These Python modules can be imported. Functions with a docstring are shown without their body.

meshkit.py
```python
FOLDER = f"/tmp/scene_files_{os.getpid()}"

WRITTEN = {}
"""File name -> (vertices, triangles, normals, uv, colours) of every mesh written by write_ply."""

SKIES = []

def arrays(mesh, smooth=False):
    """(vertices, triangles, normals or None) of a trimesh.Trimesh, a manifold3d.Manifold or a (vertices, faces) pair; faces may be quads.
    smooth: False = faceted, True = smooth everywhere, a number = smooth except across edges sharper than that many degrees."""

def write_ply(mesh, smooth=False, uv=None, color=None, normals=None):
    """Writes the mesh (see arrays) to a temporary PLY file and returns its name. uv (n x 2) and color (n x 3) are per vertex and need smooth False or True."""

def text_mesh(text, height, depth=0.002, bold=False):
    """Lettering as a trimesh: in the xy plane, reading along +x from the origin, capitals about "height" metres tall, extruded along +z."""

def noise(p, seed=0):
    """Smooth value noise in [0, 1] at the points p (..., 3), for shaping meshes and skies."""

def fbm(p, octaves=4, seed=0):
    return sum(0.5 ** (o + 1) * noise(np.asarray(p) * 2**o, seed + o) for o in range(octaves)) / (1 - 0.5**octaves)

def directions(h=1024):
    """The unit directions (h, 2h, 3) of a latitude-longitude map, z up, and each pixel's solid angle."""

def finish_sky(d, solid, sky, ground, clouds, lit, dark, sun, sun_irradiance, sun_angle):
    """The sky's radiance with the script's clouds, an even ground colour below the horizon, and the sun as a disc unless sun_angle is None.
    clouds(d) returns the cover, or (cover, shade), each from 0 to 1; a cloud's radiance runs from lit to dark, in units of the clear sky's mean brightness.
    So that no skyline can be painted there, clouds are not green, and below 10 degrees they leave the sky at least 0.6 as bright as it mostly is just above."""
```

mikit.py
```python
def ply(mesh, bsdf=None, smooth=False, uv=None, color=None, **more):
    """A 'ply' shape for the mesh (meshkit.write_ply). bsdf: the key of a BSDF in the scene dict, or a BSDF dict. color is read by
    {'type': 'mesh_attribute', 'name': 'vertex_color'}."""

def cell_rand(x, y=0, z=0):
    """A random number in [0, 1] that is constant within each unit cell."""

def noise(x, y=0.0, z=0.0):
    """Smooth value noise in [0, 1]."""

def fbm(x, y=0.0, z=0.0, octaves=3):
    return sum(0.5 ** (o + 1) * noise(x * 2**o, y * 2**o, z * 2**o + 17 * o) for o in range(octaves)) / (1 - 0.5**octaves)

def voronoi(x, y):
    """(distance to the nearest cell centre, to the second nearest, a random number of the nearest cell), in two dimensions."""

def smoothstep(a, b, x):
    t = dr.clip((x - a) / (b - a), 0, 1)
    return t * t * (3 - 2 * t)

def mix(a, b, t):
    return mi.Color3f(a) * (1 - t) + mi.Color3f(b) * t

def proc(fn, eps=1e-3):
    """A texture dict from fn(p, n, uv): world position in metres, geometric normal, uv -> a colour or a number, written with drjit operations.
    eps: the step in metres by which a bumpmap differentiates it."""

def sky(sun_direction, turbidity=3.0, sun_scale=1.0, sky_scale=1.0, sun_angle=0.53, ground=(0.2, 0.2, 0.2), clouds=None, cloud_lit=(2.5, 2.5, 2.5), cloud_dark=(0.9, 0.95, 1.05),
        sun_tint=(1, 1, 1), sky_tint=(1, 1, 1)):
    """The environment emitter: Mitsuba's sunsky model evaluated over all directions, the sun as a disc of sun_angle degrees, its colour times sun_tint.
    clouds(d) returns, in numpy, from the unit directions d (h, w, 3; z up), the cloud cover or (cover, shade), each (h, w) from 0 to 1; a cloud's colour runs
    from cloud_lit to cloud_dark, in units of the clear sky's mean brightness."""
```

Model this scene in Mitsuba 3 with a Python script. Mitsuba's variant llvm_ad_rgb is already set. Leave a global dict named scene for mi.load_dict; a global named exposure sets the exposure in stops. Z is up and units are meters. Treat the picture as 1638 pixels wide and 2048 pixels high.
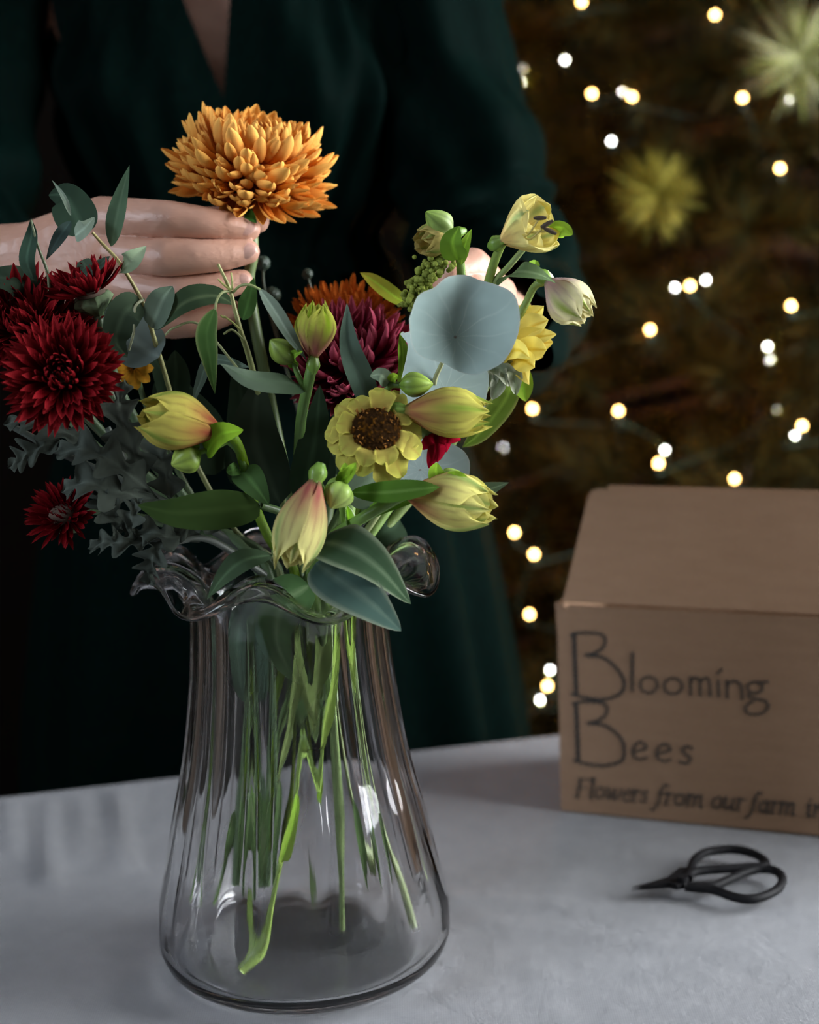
import math, random
import numpy as np, trimesh, mitsuba as mi, drjit as dr, mikit
import manifold3d as m3
from shapely.geometry import LineString, Polygon, Point
from shapely.ops import unary_union
from meshkit import fbm as nfbm, WRITTEN

random.seed(7); rng = np.random.default_rng(7)
T = mi.ScalarTransform4f
scene, labels = {}, {}
V = lambda *a: np.array(a, float)
unit = lambda v: np.asarray(v, float) / max(np.linalg.norm(v), 1e-12)

# ------------------------------------------------------------------ camera, light, exposure
exposure = 0.22
F = 3413.0
EYE = V(0, -.86, .401)
PITCH, ROLL = math.radians(10.53), .04
FW = V(0, math.cos(PITCH), -math.sin(PITCH)); U0 = V(0, math.sin(PITCH), math.cos(PITCH))
CU = math.cos(ROLL) * U0 + math.sin(ROLL) * V(1, 0, 0)
CR = math.cos(ROLL) * V(1, 0, 0) - math.sin(ROLL) * U0
scene['camera'] = {'type': 'thinlens', 'to_world': T().look_at(origin=EYE.tolist(), target=(EYE + FW).tolist(), up=CU.tolist()),
                   'fov': math.degrees(2 * math.atan(819 / F)), 'fov_axis': 'x', 'aperture_radius': .0054, 'focus_distance': .83,
                   'near_clip': .05, 'far_clip': 50.}
WINDOW_LIGHT = (16.0, 16.5, 17.0)          # daylight through the right side window
WINDOW2_LIGHT = (8.0, 9.0, 10.6)         # through the left one, farther off
BULB_LIGHT = (40., 13., 3.6)           # warm fairy lights
HIDDEN_BULB_LIGHT = (2200., 760., 70.)      # those deep among the needles

def ray(x, y): return FW + CR * (x - 819) / F + CU * (1024 - y) / F
def at(x, y, Y):
    d = ray(x, y); return EYE + d * ((Y - EYE[1]) / d[1])
def ground(x, y, z=0.):
    d = ray(x, y); return EYE + d * ((z - EYE[2]) / d[2])
def project(q):
    v = np.asarray(q) - EYE; k = v @ FW
    return 819 + F * (v @ CR) / k, 1024 - F * (v @ CU) / k

# ------------------------------------------------------------------ bookkeeping
used = {}
def numbered(key):
    n = used.get(key, 0); used[key] = n + 1
    return key if n == 0 else f'{key}_{n:03d}'
def thing(name, label, cat, group=None, kind=None):
    k = numbered(name); labels[k] = {'label': label, 'category': cat}
    if group: labels[k]['group'] = group
    if kind: labels[k]['kind'] = kind
    return k
def part(parent, name, shape, label=None):
    k = numbered(parent + '__' + name); scene[k] = shape
    if label: labels[k] = {'label': label}
    return k
def struct(name, shape):
    scene[name] = shape; labels[name] = {'kind': 'structure'}; return name

# ------------------------------------------------------------------ materials
def bsdf(name, color=None, rough=.5, two=True, **kw):
    d = {'type': 'principled', 'base_color': color if isinstance(color, dict) else {'type': 'rgb', 'value': list(color)}, 'roughness': rough, **kw}
    scene[name] = {'type': 'twosided', 'bsdf': d} if two else d
COLORS = {}
def ply(mesh, mat=None, smooth=False, color=None, **kw):
    """mikit.ply; vertex colours travel in the uv: red and green as they are, blue as a mix of the two that is fitted per mesh (uv meshes of one BSDF render much faster)."""
    if color is None: return mikit.ply(mesh, mat, smooth, **kw)
    c = np.clip(np.asarray(color, float).reshape(-1, 3), .0005, .98)
    A = np.vstack([c[:, :2], np.eye(2) * .01]); ab = np.linalg.lstsq(A, np.concatenate([c[:, 2], [.005, .005]]), rcond=None)[0]
    k = np.clip(np.round((ab + 3) * 64), 0, 383)
    d = mikit.ply(mesh, mat, smooth, uv=c[:, :2] + 2 * k, **kw); COLORS[d['filename']] = c; return d
def uv_color(p, n, uv):
    i, j = dr.floor(uv.x * .5), dr.floor(uv.y * .5); r, g = uv.x - 2 * i, uv.y - 2 * j
    return mi.Color3f(r, g, dr.clip((i / 64 - 3) * r + (j / 64 - 3) * g, 0, 1))
VC = mikit.proc(uv_color)
scene['m_petal'] = {'type': 'principledthin', 'base_color': VC, 'roughness': .38, 'diff_trans': .55, 'spec_trans': 0.0}
scene['m_mum'] = {'type': 'principledthin', 'base_color': VC, 'roughness': .32, 'diff_trans': .35}
scene['m_leaf'] = {'type': 'principledthin', 'base_color': VC, 'roughness': .42, 'diff_trans': .3}
bsdf('m_stem', VC, .45)
bsdf('m_matte', VC, .9, specular=.1)
scene['m_skin'] = {'type': 'twosided', 'bsdf': {'type': 'bumpmap', 'arbitrary': mikit.proc(lambda p, n, uv: .00022 * mikit.fbm(p.x * 1300, p.y * 700, p.z * 700, 2) + .0005 * mikit.fbm(p.x * 260, p.y * 120, p.z * 120, 2), .0005), 'scale': 1.0,
                   'bsdf': {'type': 'principled', 'base_color': mikit.proc(lambda p, n, uv: mikit.mix((.46, .24, .165), (.55, .325, .24), mikit.fbm(p.x * 90, p.y * 90, p.z * 90))), 'roughness': .40, 'specular': .45}}}
bsdf('m_nail', (.66, .40, .33), .30)
def velvet(p, n, uv):
    f = mikit.fbm(p.x * 420, p.y * 420, p.z * 160)
    return mikit.mix((.0001, .0016, .0013), (.0005, .0046, .0037), f)
bsdf('m_velvet', mikit.proc(velvet), .75, sheen=.1, sheen_tint=1.0, specular=.02)
def linen(p, n, uv):
    f = mikit.fbm(p.x * 60, p.y * 60, 0, 4)
    w = .5 + .25 * dr.sin(p.x * 5200) + .25 * dr.sin(p.y * 5200)
    return mikit.mix((.185, .191, .203), (.245, .249, .260), .6 * f + .4 * w)
def linen_bump(p, n, uv):
    return .00025 * mikit.fbm(p.x * 900, p.y * 900, p.z * 900, 2) + .0006 * mikit.fbm(p.x * 110, p.y * 110, p.z * 110, 3)
scene['m_linen'] = {'type': 'twosided', 'bsdf': {'type': 'bumpmap', 'arbitrary': mikit.proc(linen_bump, .0006), 'scale': 1.0,
                    'bsdf': {'type': 'principled', 'base_color': mikit.proc(linen), 'roughness': .85, 'specular': .15, 'sheen': .3}}}
def card(p, n, uv):
    f = mikit.fbm(p.x * 45, p.y * 45, p.z * 220, 3); g = mikit.noise(p.x * 900, p.y * 900, p.z * 500)
    return mikit.mix((.225, .136, .083), (.275, .175, .112), .7 * f + .3 * g)
bsdf('m_card', mikit.proc(card), .8, specular=.2)
bsdf('m_ink', (.03, .028, .026), .7, specular=.2)
bsdf('m_iron', (.006, .006, .007), .6, specular=.15)
scene['m_glass'] = {'type': 'dielectric', 'int_ior': 1.5, 'ext_ior': 1.0}
scene['m_water'] = {'type': 'dielectric', 'int_ior': 1.33, 'ext_ior': 1.0}
scene['m_glasswater'] = {'type': 'dielectric', 'int_ior': 1.5, 'ext_ior': 1.33}
bsdf('m_wall', (.11, .10, .09), .9)
bsdf('m_ceiling', (.34, .34, .34), .9)
bsdf('m_backwall', (.012, .011, .010), 1.0, specular=.02)
bsdf('m_floor', mikit.proc(lambda p, n, uv: mikit.mix((.10, .06, .035), (.15, .09, .05), mikit.fbm(p.x * 6, p.y * 60, 0))), .5)
bsdf('m_frame', (.7, .7, .68), .4)
bsdf('m_wood', (.20, .11, .06), .5)
bsdf('m_bark', (.07, .045, .03), .9)
bsdf('m_needle', VC, .6, specular=.12)
bsdf('m_wire', (.01, .03, .015), .6)
bsdf('m_shoe', (.01, .01, .01), .5)
bsdf('m_hair', (.03, .018, .01), .5)

# ------------------------------------------------------------------ mesh helpers
def catmull(P, n):
    P = np.asarray(P, float)
    if len(P) == 2: return P[0] + (P[1] - P[0]) * np.linspace(0, 1, n)[:, None]
    Q = np.vstack([2 * P[0] - P[1], P, 2 * P[-1] - P[-2]])
    t = np.linspace(0, len(P) - 1, n); i = np.minimum(t.astype(int), len(P) - 2); f = (t - i)[:, None]
    a, b, c, d = Q[i], Q[i + 1], Q[i + 2], Q[i + 3]
    return .5 * (2 * b + (c - a) * f + (2 * a - 5 * b + 4 * c - d) * f**2 + (3 * b - a - 3 * c + d) * f**3)
def lerp_list(vals, n):
    vals = np.asarray(vals, float); x = np.linspace(0, 1, len(vals)); t = np.linspace(0, 1, n)
    return np.interp(t, x, vals) if vals.ndim == 1 else np.stack([np.interp(t, x, vals[:, k]) for k in range(vals.shape[1])], 1)
def grid_faces(n, m, wrap=False):
    i, j = np.meshgrid(np.arange(n - 1), np.arange(m if wrap else m - 1), indexing='ij'); k = (j + 1) % m
    q = np.stack([i * m + j, (i + 1) * m + j, (i + 1) * m + k, i * m + k], -1).reshape(-1, 4)
    return np.vstack([q[:, [0, 1, 2]], q[:, [0, 2, 3]]])
def sheet(G, C, mat):
    n, m = G.shape[:2]
    return ply((G.reshape(-1, 3), grid_faces(n, m)), mat, True, color=np.clip(np.broadcast_to(C, G.shape).reshape(-1, 3), 0, 1))
def tube_arrays(P, R, sides=8, n=None, flat=1.0):
    n = n or max(6, 5 * len(P)); S = catmull(P, n); R = lerp_list(np.broadcast_to(R, (2,)) if np.ndim(R) == 0 else R, n)
    t = np.gradient(S, axis=0); t /= np.linalg.norm(t, axis=1, keepdims=True) + 1e-12
    a = np.cross(t[0], V(0, 0, 1) if abs(t[0][2]) < .9 else V(1, 0, 0)); out = []
    ang = np.arange(sides) * 2 * np.pi / sides
    for k in range(n):
        a = unit(a - (a @ t[k]) * t[k]); b = np.cross(t[k], a)
        out.append(S[k] + R[k] * (np.cos(ang)[:, None] * a + flat * np.sin(ang)[:, None] * b))
    v = np.vstack([np.array(out).reshape(-1, 3), S[:1], S[-1:]]); f = grid_faces(n, sides, True)
    j = np.arange(sides); jn = (j + 1) % sides; o = (n - 1) * sides
    f = np.vstack([f, np.stack([jn, j, j * 0 + n * sides], 1), np.stack([o + j, o + jn, j * 0 + n * sides + 1], 1)])
    return v, f[:, ::-1], n
def tube(P, R, mat, c0=None, c1=None, sides=8, n=None):
    v, f, n = tube_arrays(P, R, sides, n)
    if c0 is None: return ply((v, f), mat, True)
    c1 = c0 if c1 is None else c1
    t = np.concatenate([np.repeat(np.linspace(0, 1, n), sides), [0, 1]])[:, None]
    c = np.array(c0) * (1 - t) + np.array(c1) * t
    c = c * (.85 + .3 * nfbm(v * 300)[:, None])
    return ply((v, f), mat, True, color=np.clip(c, 0, 1))
PROF = {'lance': lambda t: np.sin(np.pi * t**.8)**.9 * (1 - .15 * t), 'ovate': lambda t: np.sin(np.pi * t**.62)**.75,
        'strap': lambda t: np.clip(np.minimum(t * 6, 1), 0, 1)**.5 * np.clip((1 - t) * 3.2, 0, 1)**.6,
        'obov': lambda t: np.sin(np.pi * t**1.35)**.7,
        'round': lambda t: (.35 + .65 * np.clip(t * 1.5, 0, 1)) * np.clip((1 - t) * 3.4, 0, 1)**.5}
def leaf(P, w, nrm=(0, -1, .25), prof='lance', fold=.15, wave=0., twist=0., col=(.03, .08, .03), rib=None, tip=None, margin=None, n=22, m=9, mat='m_leaf', seed=0, ndir=1):
    S = catmull(P, n); t = np.linspace(0, 1, n)
    Tn = np.gradient(S, axis=0); Tn /= np.linalg.norm(Tn, axis=1, keepdims=True) + 1e-12
    N0 = unit(nrm); wd = w * PROF[prof](t); u = np.linspace(-1, 1, m)
    G = np.zeros((n, m, 3)); C = np.zeros((n, m, 3))
    rib = np.array(rib if rib is not None else np.array(col) * 1.6); tipc = np.array(tip if tip is not None else col)
    for k in range(n):
        s = unit(np.cross(Tn[k], N0)); nn = np.cross(s, Tn[k]); a = twist * (t[k] - .3)
        s, nn = math.cos(a) * s + math.sin(a) * nn, math.cos(a) * nn - math.sin(a) * s
        rip = wave * np.sin(t[k] * 17 + seed * 2.1 + np.sign(u) * .8) * np.abs(u)**2
        G[k] = S[k] + (u * wd[k] * math.cos(fold))[:, None] * s + (np.abs(u)**1.3 * wd[k] * math.sin(fold) + rip)[:, None] * nn
        base = np.array(col) * (1 - t[k]) + tipc * t[k]
        r = np.exp(-(u / .1)**2)[:, None]
        C[k] = base * (1 - r) + rib * r
        if margin is not None:
            g = (np.abs(u)**10)[:, None]; C[k] = C[k] * (1 - g) + np.array(margin) * g
    C *= (.8 + .4 * nfbm(G * 120 + seed))[..., None]
    return sheet(G, C, mat)
def loft(rings, caps=True):
    R = np.array(rings); n, m = R.shape[:2]
    v = np.vstack([R.reshape(-1, 3), R[0].mean(0)[None], R[-1].mean(0)[None]]); f = grid_faces(n, m, True)
    if caps:
        j = np.arange(m); k = (j + 1) % m; o = (n - 1) * m
        f = np.vstack([f, np.stack([k, j, j * 0 + n * m], 1), np.stack([o + j, o + k, j * 0 + n * m + 1], 1)])
    return v, f[:, ::-1]
def box(lo, hi, M=None):
    b = trimesh.creation.box(bounds=[lo, hi])
    if M is not None: b.apply_transform(M)
    return b
def rbox(sx, sy, sz, r, M=None):
    s = [m3.Manifold.sphere(r, 12).translate([(sx / 2 - r) * a, (sy / 2 - r) * b, (sz / 2 - r) * c]) for a in (-1, 1) for b in (-1, 1) for c in (-1, 1)]
    q = m3.Manifold.batch_hull(s).to_mesh(); b = trimesh.Trimesh(q.vert_properties[:, :3], q.tri_verts)
    if M is not None: b.apply_transform(M)
    return b
def frame(o, x, y, z):
    M = np.eye(4); M[:3, 0], M[:3, 1], M[:3, 2], M[:3, 3] = x, y, z, o; return M
def blob(chains, extra=(), edge=.004, it=12):
    parts = []
    for ch in chains:
        for (p0, r0), (p1, r1) in zip(ch[:-1], ch[1:]):
            parts.append(m3.Manifold.batch_hull([m3.Manifold.sphere(r0, 20).translate(list(map(float, p0))), m3.Manifold.sphere(r1, 20).translate(list(map(float, p1)))]))
    for grp in extra:
        parts.append(m3.Manifold.batch_hull([m3.Manifold.sphere(r, 20).translate(list(map(float, p))) for p, r in grp]))
    q = m3.Manifold.batch_boolean(parts, m3.OpType.Add).refine_to_length(edge).to_mesh()
    t = trimesh.Trimesh(q.vert_properties[:, :3], q.tri_verts); t.merge_vertices()
    trimesh.smoothing.filter_taubin(t, iterations=it); return t

# ------------------------------------------------------------------ room
RX0, RX1, RY0, RY1, RZ0, RZ1 = -1.7, 1.35, -2.2, 2.35, -.75, 1.75
struct('floor', ply(box((RX0, RY0, RZ0 - .05), (RX1, RY1, RZ0)), 'm_floor'))
struct('ceiling', ply(box((RX0, RY0, RZ1), (RX1, RY1, RZ1 + .05)), 'm_ceiling'))
struct('wall_back', ply(box((RX0, RY1, RZ0), (RX1, RY1 + .05, RZ1)), 'm_backwall'))
struct('wall_front', ply(box((RX0, RY0 - .05, RZ0), (RX1, RY0, RZ1)), 'm_wall'))
def window_wall(side, x, out, wins):
    poly = Polygon([(RY0, RZ0), (RY1, RZ0), (RY1, RZ1), (RY0, RZ1)])
    for n, y0, y1, z0, z1, light, weight in wins: poly = poly.difference(Polygon([(y0, z0), (y1, z0), (y1, z1), (y0, z1)]))
    m = trimesh.creation.extrude_polygon(poly, .12, engine='earcut'); m.apply_transform(frame(V(x if out > 0 else x - .12, 0, 0), V(0, 1, 0), V(0, 0, 1), V(1, 0, 0)))
    struct('wall_' + side, ply(m, 'm_wall'))
    for n, y0, y1, z0, z1, light, weight in wins:
        f_ = np.array([[0, 2, 1], [0, 3, 2]]); xp = x + out * .11
        struct(n, ply((np.array([[xp, y0, z0], [xp, y1, z0], [xp, y1, z1], [xp, y0, z1]]), f_ if out > 0 else f_[:, ::-1]), 'm_frame',
               emitter={'type': 'area', 'radiance': {'type': 'rgb', 'value': list(light)}, 'sampling_weight': weight}))
        xa, xb = sorted((x + out * .03, x + out * .09)); ym = (y0 + y1) / 2
        for lo, hi in (((xa, y0, z0), (xb, y0 + .05, z1)), ((xa, y1 - .05, z0), (xb, y1, z1)), ((xa, y0 + .05, z0), (xb, y1 - .05, z0 + .05)), ((xa, y0 + .05, z1 - .05), (xb, y1 - .05, z1)), ((xa, ym - .02, z0 + .05), (xb, ym + .02, z1 - .05))):
            part(n, 'frame_bar', ply(box(lo, hi), 'm_frame'))
window_wall('right', RX1, 1, [('window_1', -.72, .60, .05, 1.15, WINDOW_LIGHT, 60.)])
window_wall('left', RX0, -1, [('window_2', -1.45, -.50, .45, 1.50, WINDOW2_LIGHT, 60.)])

# ------------------------------------------------------------------ table and cloth
ET = unit(V(.3711, .0822, 0)); NT = V(-ET[1], ET[0], 0)           # along the back edge, away from the viewer
TO = V(-.1, .3139, 0)                                             # a point of the back edge
def tab(u, w, z): return TO + ET * u - NT * w + V(0, 0, z)        # w: distance from the back edge towards the viewer
TU0, TU1, TW = -.72, .70, .80
tb = thing('table', 'wooden table hidden under the white linen tablecloth', 'table')
part(tb, 'top', ply(rbox(TU1 - TU0 - .02, TW - .02, .03, .004, frame(tab((TU0 + TU1) / 2, TW / 2, -.0205), ET, -NT, V(0, 0, -1))), 'm_wood'))
for u in (TU0 + .06, TU1 - .06):
    for w in (.06, TW - .06):
        part(tb, 'leg', ply(rbox(.05, .05, .72, .005, frame(tab(u, w, -.392), ET, NT, V(0, 0, 1))), 'm_wood'))
cl = thing('tablecloth', 'creased white linen tablecloth spread over the table under the vase', 'tablecloth')
nu, nw = 240, 150; drop = .26
us = np.linspace(TU0 - drop, TU1 + drop, nu); ws = np.concatenate([np.linspace(-drop, 0.01, 40), np.linspace(.018, TW + drop, 110)])
U, W = np.meshgrid(us, ws, indexing='ij')
du = np.maximum(np.maximum(TU0 - U, U - TU1), 0); dw = np.maximum(np.maximum(-W, W - TW), 0)
uc, wc = np.clip(U, TU0, TU1), np.clip(W, 0, TW); d = np.maximum(du, dw)
fl = .008 * np.sin(U * 34 + 2 * np.sin(U * 9)) * np.minimum(d / .15, 1) + .04 * d
fl2 = .008 * np.sin(W * 31 + 1.3) * np.minimum(d / .15, 1) + .04 * d
sw = np.where(W < 0, -1, np.where(W > TW, 1, 0)); su = np.where(U < TU0, -1, np.where(U > TU1, 1, 0))
Uo = uc + su * (np.minimum(d, .012) + fl2 * (du > 0)); Wo = wc + sw * (np.minimum(d, .012) + fl * (dw > 0))
Z = -np.maximum(d - .004, 0) * .98
flat = d <= 0
xyz = TO + Uo[..., None] * ET - Wo[..., None] * NT
def crease(px0, px1, amp, wid):
    a, b = ground(*px0)[:2], ground(*px1)[:2]; dv = unit(b - a); L = np.linalg.norm(b - a)
    q = xyz[..., :2] - a; s = q @ dv; e = np.abs(q[..., 0] * dv[1] - q[..., 1] * dv[0])
    return amp * np.exp(-(e / wid)**2) * np.clip(np.minimum(s, L - s) / .02 + 1, 0, 1)
H = .0012 * nfbm(np.stack([xyz[..., 0] * 14, xyz[..., 1] * 14, 0 * U], -1), 3)
for a, b, am, wi in (((100, 1610), (95, 1760), .005, .006), ((165, 1600), (160, 1700), .004, .006), ((235, 1590), (240, 1720), .005, .006), ((20, 1610), (25, 1700), .004, .006),
                     ((0, 1945), (230, 1850), .0016, .008), ((0, 1900), (150, 1870), .0012, .007), ((900, 1790), (1160, 1810), .0016, .007), ((960, 1840), (1500, 1900), .0012, .01),
                     ((1090, 1950), (1120, 2048), .001, .004), ((1100, 1780), (1180, 1700), .001, .006), ((600, 1780), (900, 1800), .001, .008), ((640, 1840), (800, 1835), .001, .006)):
    H = H + crease(a, b, am, wi)
vb = ground(610, 1905)
away = np.clip((np.hypot(xyz[..., 0] - vb[0], xyz[..., 1] - vb[1]) - .075) / .03, 0, 1)
far = np.clip(W / .02 + .6, .0, 1)
Z = Z + np.where(flat, H * (.25 + .75 * away) - .0016, 0) * np.where(flat, 1, 0)
xyz[..., 2] = Z - .0002
part(cl, 'cloth', ply((xyz.reshape(-1, 3), grid_faces(nu, nw + 0)), 'm_linen', True))

# ------------------------------------------------------------------ vase
AX = V(-.0645, -.004, 0)
zo = np.array([0, .0, .0, .003, .009, .018, .030, .045, .061, .089, .116, .144, .171, .190, .199, .2045, .2085, .2115, .2135, .2142, .2132, .2108])
ro = np.array([0, .040, .061, .0685, .0745, .0772, .0768, .0738, .0698, .0635, .0573, .0530, .0500, .0490, .0492, .0512, .0545, .0590, .0640, .0685, .0722, .0742])
NV, MV = 110, 192
tt = np.concatenate([[0], np.cumsum(np.hypot(np.diff(zo), np.diff(ro)))]); ts = np.linspace(0, tt[-1], NV)
from scipy.interpolate import PchipInterpolator
Zo, Ro = PchipInterpolator(tt, zo)(ts), PchipInterpolator(tt, ro)(ts)
dz, drr = np.gradient(Zo), np.gradient(Ro); ln = np.hypot(dz, drr); nr, nz = dz / ln, -drr / ln
thk = np.interp(Zo, [0, .01, .06, .2, .208, .216], [.0085, .0046, .0026, .0027, .0032, .0036])
Ri, Zi = np.maximum(Ro - nr * thk, 0), Zo - nz * thk
Zi = np.where(Zo < .02, np.maximum(Zi, .0085 - .002 * np.clip((.05 - Ri) / .05, 0, 1)), Zi)
th = np.arange(MV) * 2 * np.pi / MV
RUF, PH = 7, -.64
def vase_pt(r, z, inner):
    k = np.clip((z - .188) / .028, 0, 1)**1.5
    fl_ = (.0017 if not inner else .0006) * (np.cos(14 * th + .4) + .3 * np.cos(28 * th + .8)) * np.clip((z - .02) / .05, 0, 1) * (1 - k)
    zz = z + k * (.0085 * np.cos(RUF * th + PH) + .0025 * np.sin(2 * th + .5)); rr = r + fl_ + k * .0035 * np.cos(RUF * th + PH + 2.4)
    return np.stack([AX[0] + rr * np.cos(th), AX[1] + rr * np.sin(th), zz], 1)
rim = []
for a in np.linspace(0, np.pi, 7)[1:-1]:
    m = ((Ro[-1] + Ri[-1]) / 2, (Zo[-1] + Zi[-1]) / 2); hr, hz = (Ro[-1] - Ri[-1]) / 2, (Zo[-1] - Zi[-1]) / 2
    tr, tz = drr[-1] / ln[-1], dz[-1] / ln[-1]
    rim.append(vase_pt(m[0] + hr * math.cos(a) + tr * .0026 * math.sin(a), m[1] + hz * math.cos(a) + tz * .0026 * math.sin(a), False))
rings = [vase_pt(Ro[k], Zo[k], False) for k in range(NV)] + rim + [vase_pt(Ri[k], Zi[k], True) for k in range(NV - 1, -1, -1)]
v, f = loft(rings, False); v[:, 2] += .0006
vase = thing('glass_vase', 'clear flared glass vase with ruffled rim holding the bouquet on the white tablecloth', 'vase')
part(vase, 'body', ply((v, f), 'm_glass', True))

# ------------------------------------------------------------------ cardboard box
BO = ground(1122, 1621); BX = unit(ground(1638, 1671) - BO); BN = V(BX[1], -BX[0], 0)     # BN: out of the front, to the viewer
UP = V(0, 0, 1); BW, BH, BD = .30, .139, .115
def onbox(x, y):
    d_ = ray(x, y); s = ((BO - EYE) @ BN) / (d_ @ BN); q = EYE + d_ * s - BO
    return q @ BX, q[2]
cb = thing('cardboard_box', 'brown cardboard box with dark printed lettering and a raised front flap on the tablecloth', 'box')
def panel(poly, o, x, y, thick=.003):
    m = trimesh.creation.extrude_polygon(poly, thick, engine='earcut'); m.apply_transform(frame(o, x, y, np.cross(x, y))); return m
fp = Polygon([(0, 0), (BW, 0), (BW, BH), (.008, BH), (.006, BH - .004), (.0045, BH + .001), (-.0006, BH + .001), (.0004, BH - .02)])
part(cb, 'front_panel', ply(panel(fp, BO - BN * .003, BX, UP), 'm_card'))
part(cb, 'back_panel', ply(panel(Polygon([(0, 0), (BW, 0), (BW, BH), (0, BH)]), BO - BN * BD, BX, UP), 'm_card'))
for x in (0, BW - .003):
    part(cb, 'side_panel', ply(panel(Polygon([(.0035, 0), (BD - .0035, 0), (BD - .0035, BH), (.0035, BH)]), BO + BX * x, -BN, UP), 'm_card'))
part(cb, 'bottom_panel', ply(panel(Polygon([(.004, .004), (BW - .004, .004), (BW - .004, BD - .004), (.004, BD - .004)]), BO + V(0, 0, .0005), BX, -BN), 'm_card'))
ta = math.radians(24); FU = UP * math.cos(ta) - BN * math.sin(ta)
FLH = .076
fpoly = Polygon([(.004, 0.001), (BW - .006, 0.001), (BW - .018, FLH), (.021, FLH), (.0165, FLH - .0015), (.0145, FLH - .006), (.006, .012)]).buffer(.0012).buffer(-.0012)
part(cb, 'flap', ply(panel(fpoly, BO - BN * .003 + UP * BH, BX, FU), 'm_card'))
part(cb, 'flap', ply(panel(Polygon([(.03, 0), (BW - .03, 0), (BW - .03, FLH + .0015), (.026, FLH + .0015)]), BO - BN * .0075 + UP * (BH + .0005), BX, FU, .002), 'm_card'))
sf = lambda L: [(1050 + .4637 * x, 950 + .4637 * y) for x, y in L]
def ellp(cx, cy, rx, ry, n=22, a0=0., a1=6.2832): return [(cx + rx * math.cos(a), cy + ry * math.sin(a)) for a in np.linspace(a0, a1, n)]
def smoothpx(L, n=None): return [tuple(q) for q in catmull(np.array([(x, y, 0) for x, y in L], float), n or 6 * len(L))[:, :2]]
B1 = [([(212, 682), (216, 800), (222, 955)], 17), ([(198, 690), (215, 683), (265, 680), (320, 684), (346, 705), (338, 742), (300, 768), (262, 777)], 11),
      ([(262, 777), (340, 788), (405, 845), (429, 900), (408, 945), (345, 967), (270, 962), (203, 944)], 12)]
B2 = [([(x + 9, y + 297 - (y - 680) * .04) for x, y in L], w) for L, w in B1]
B2 = [([(min(x, 428), y) for x, y in L], w) for L, w in B2]
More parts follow.
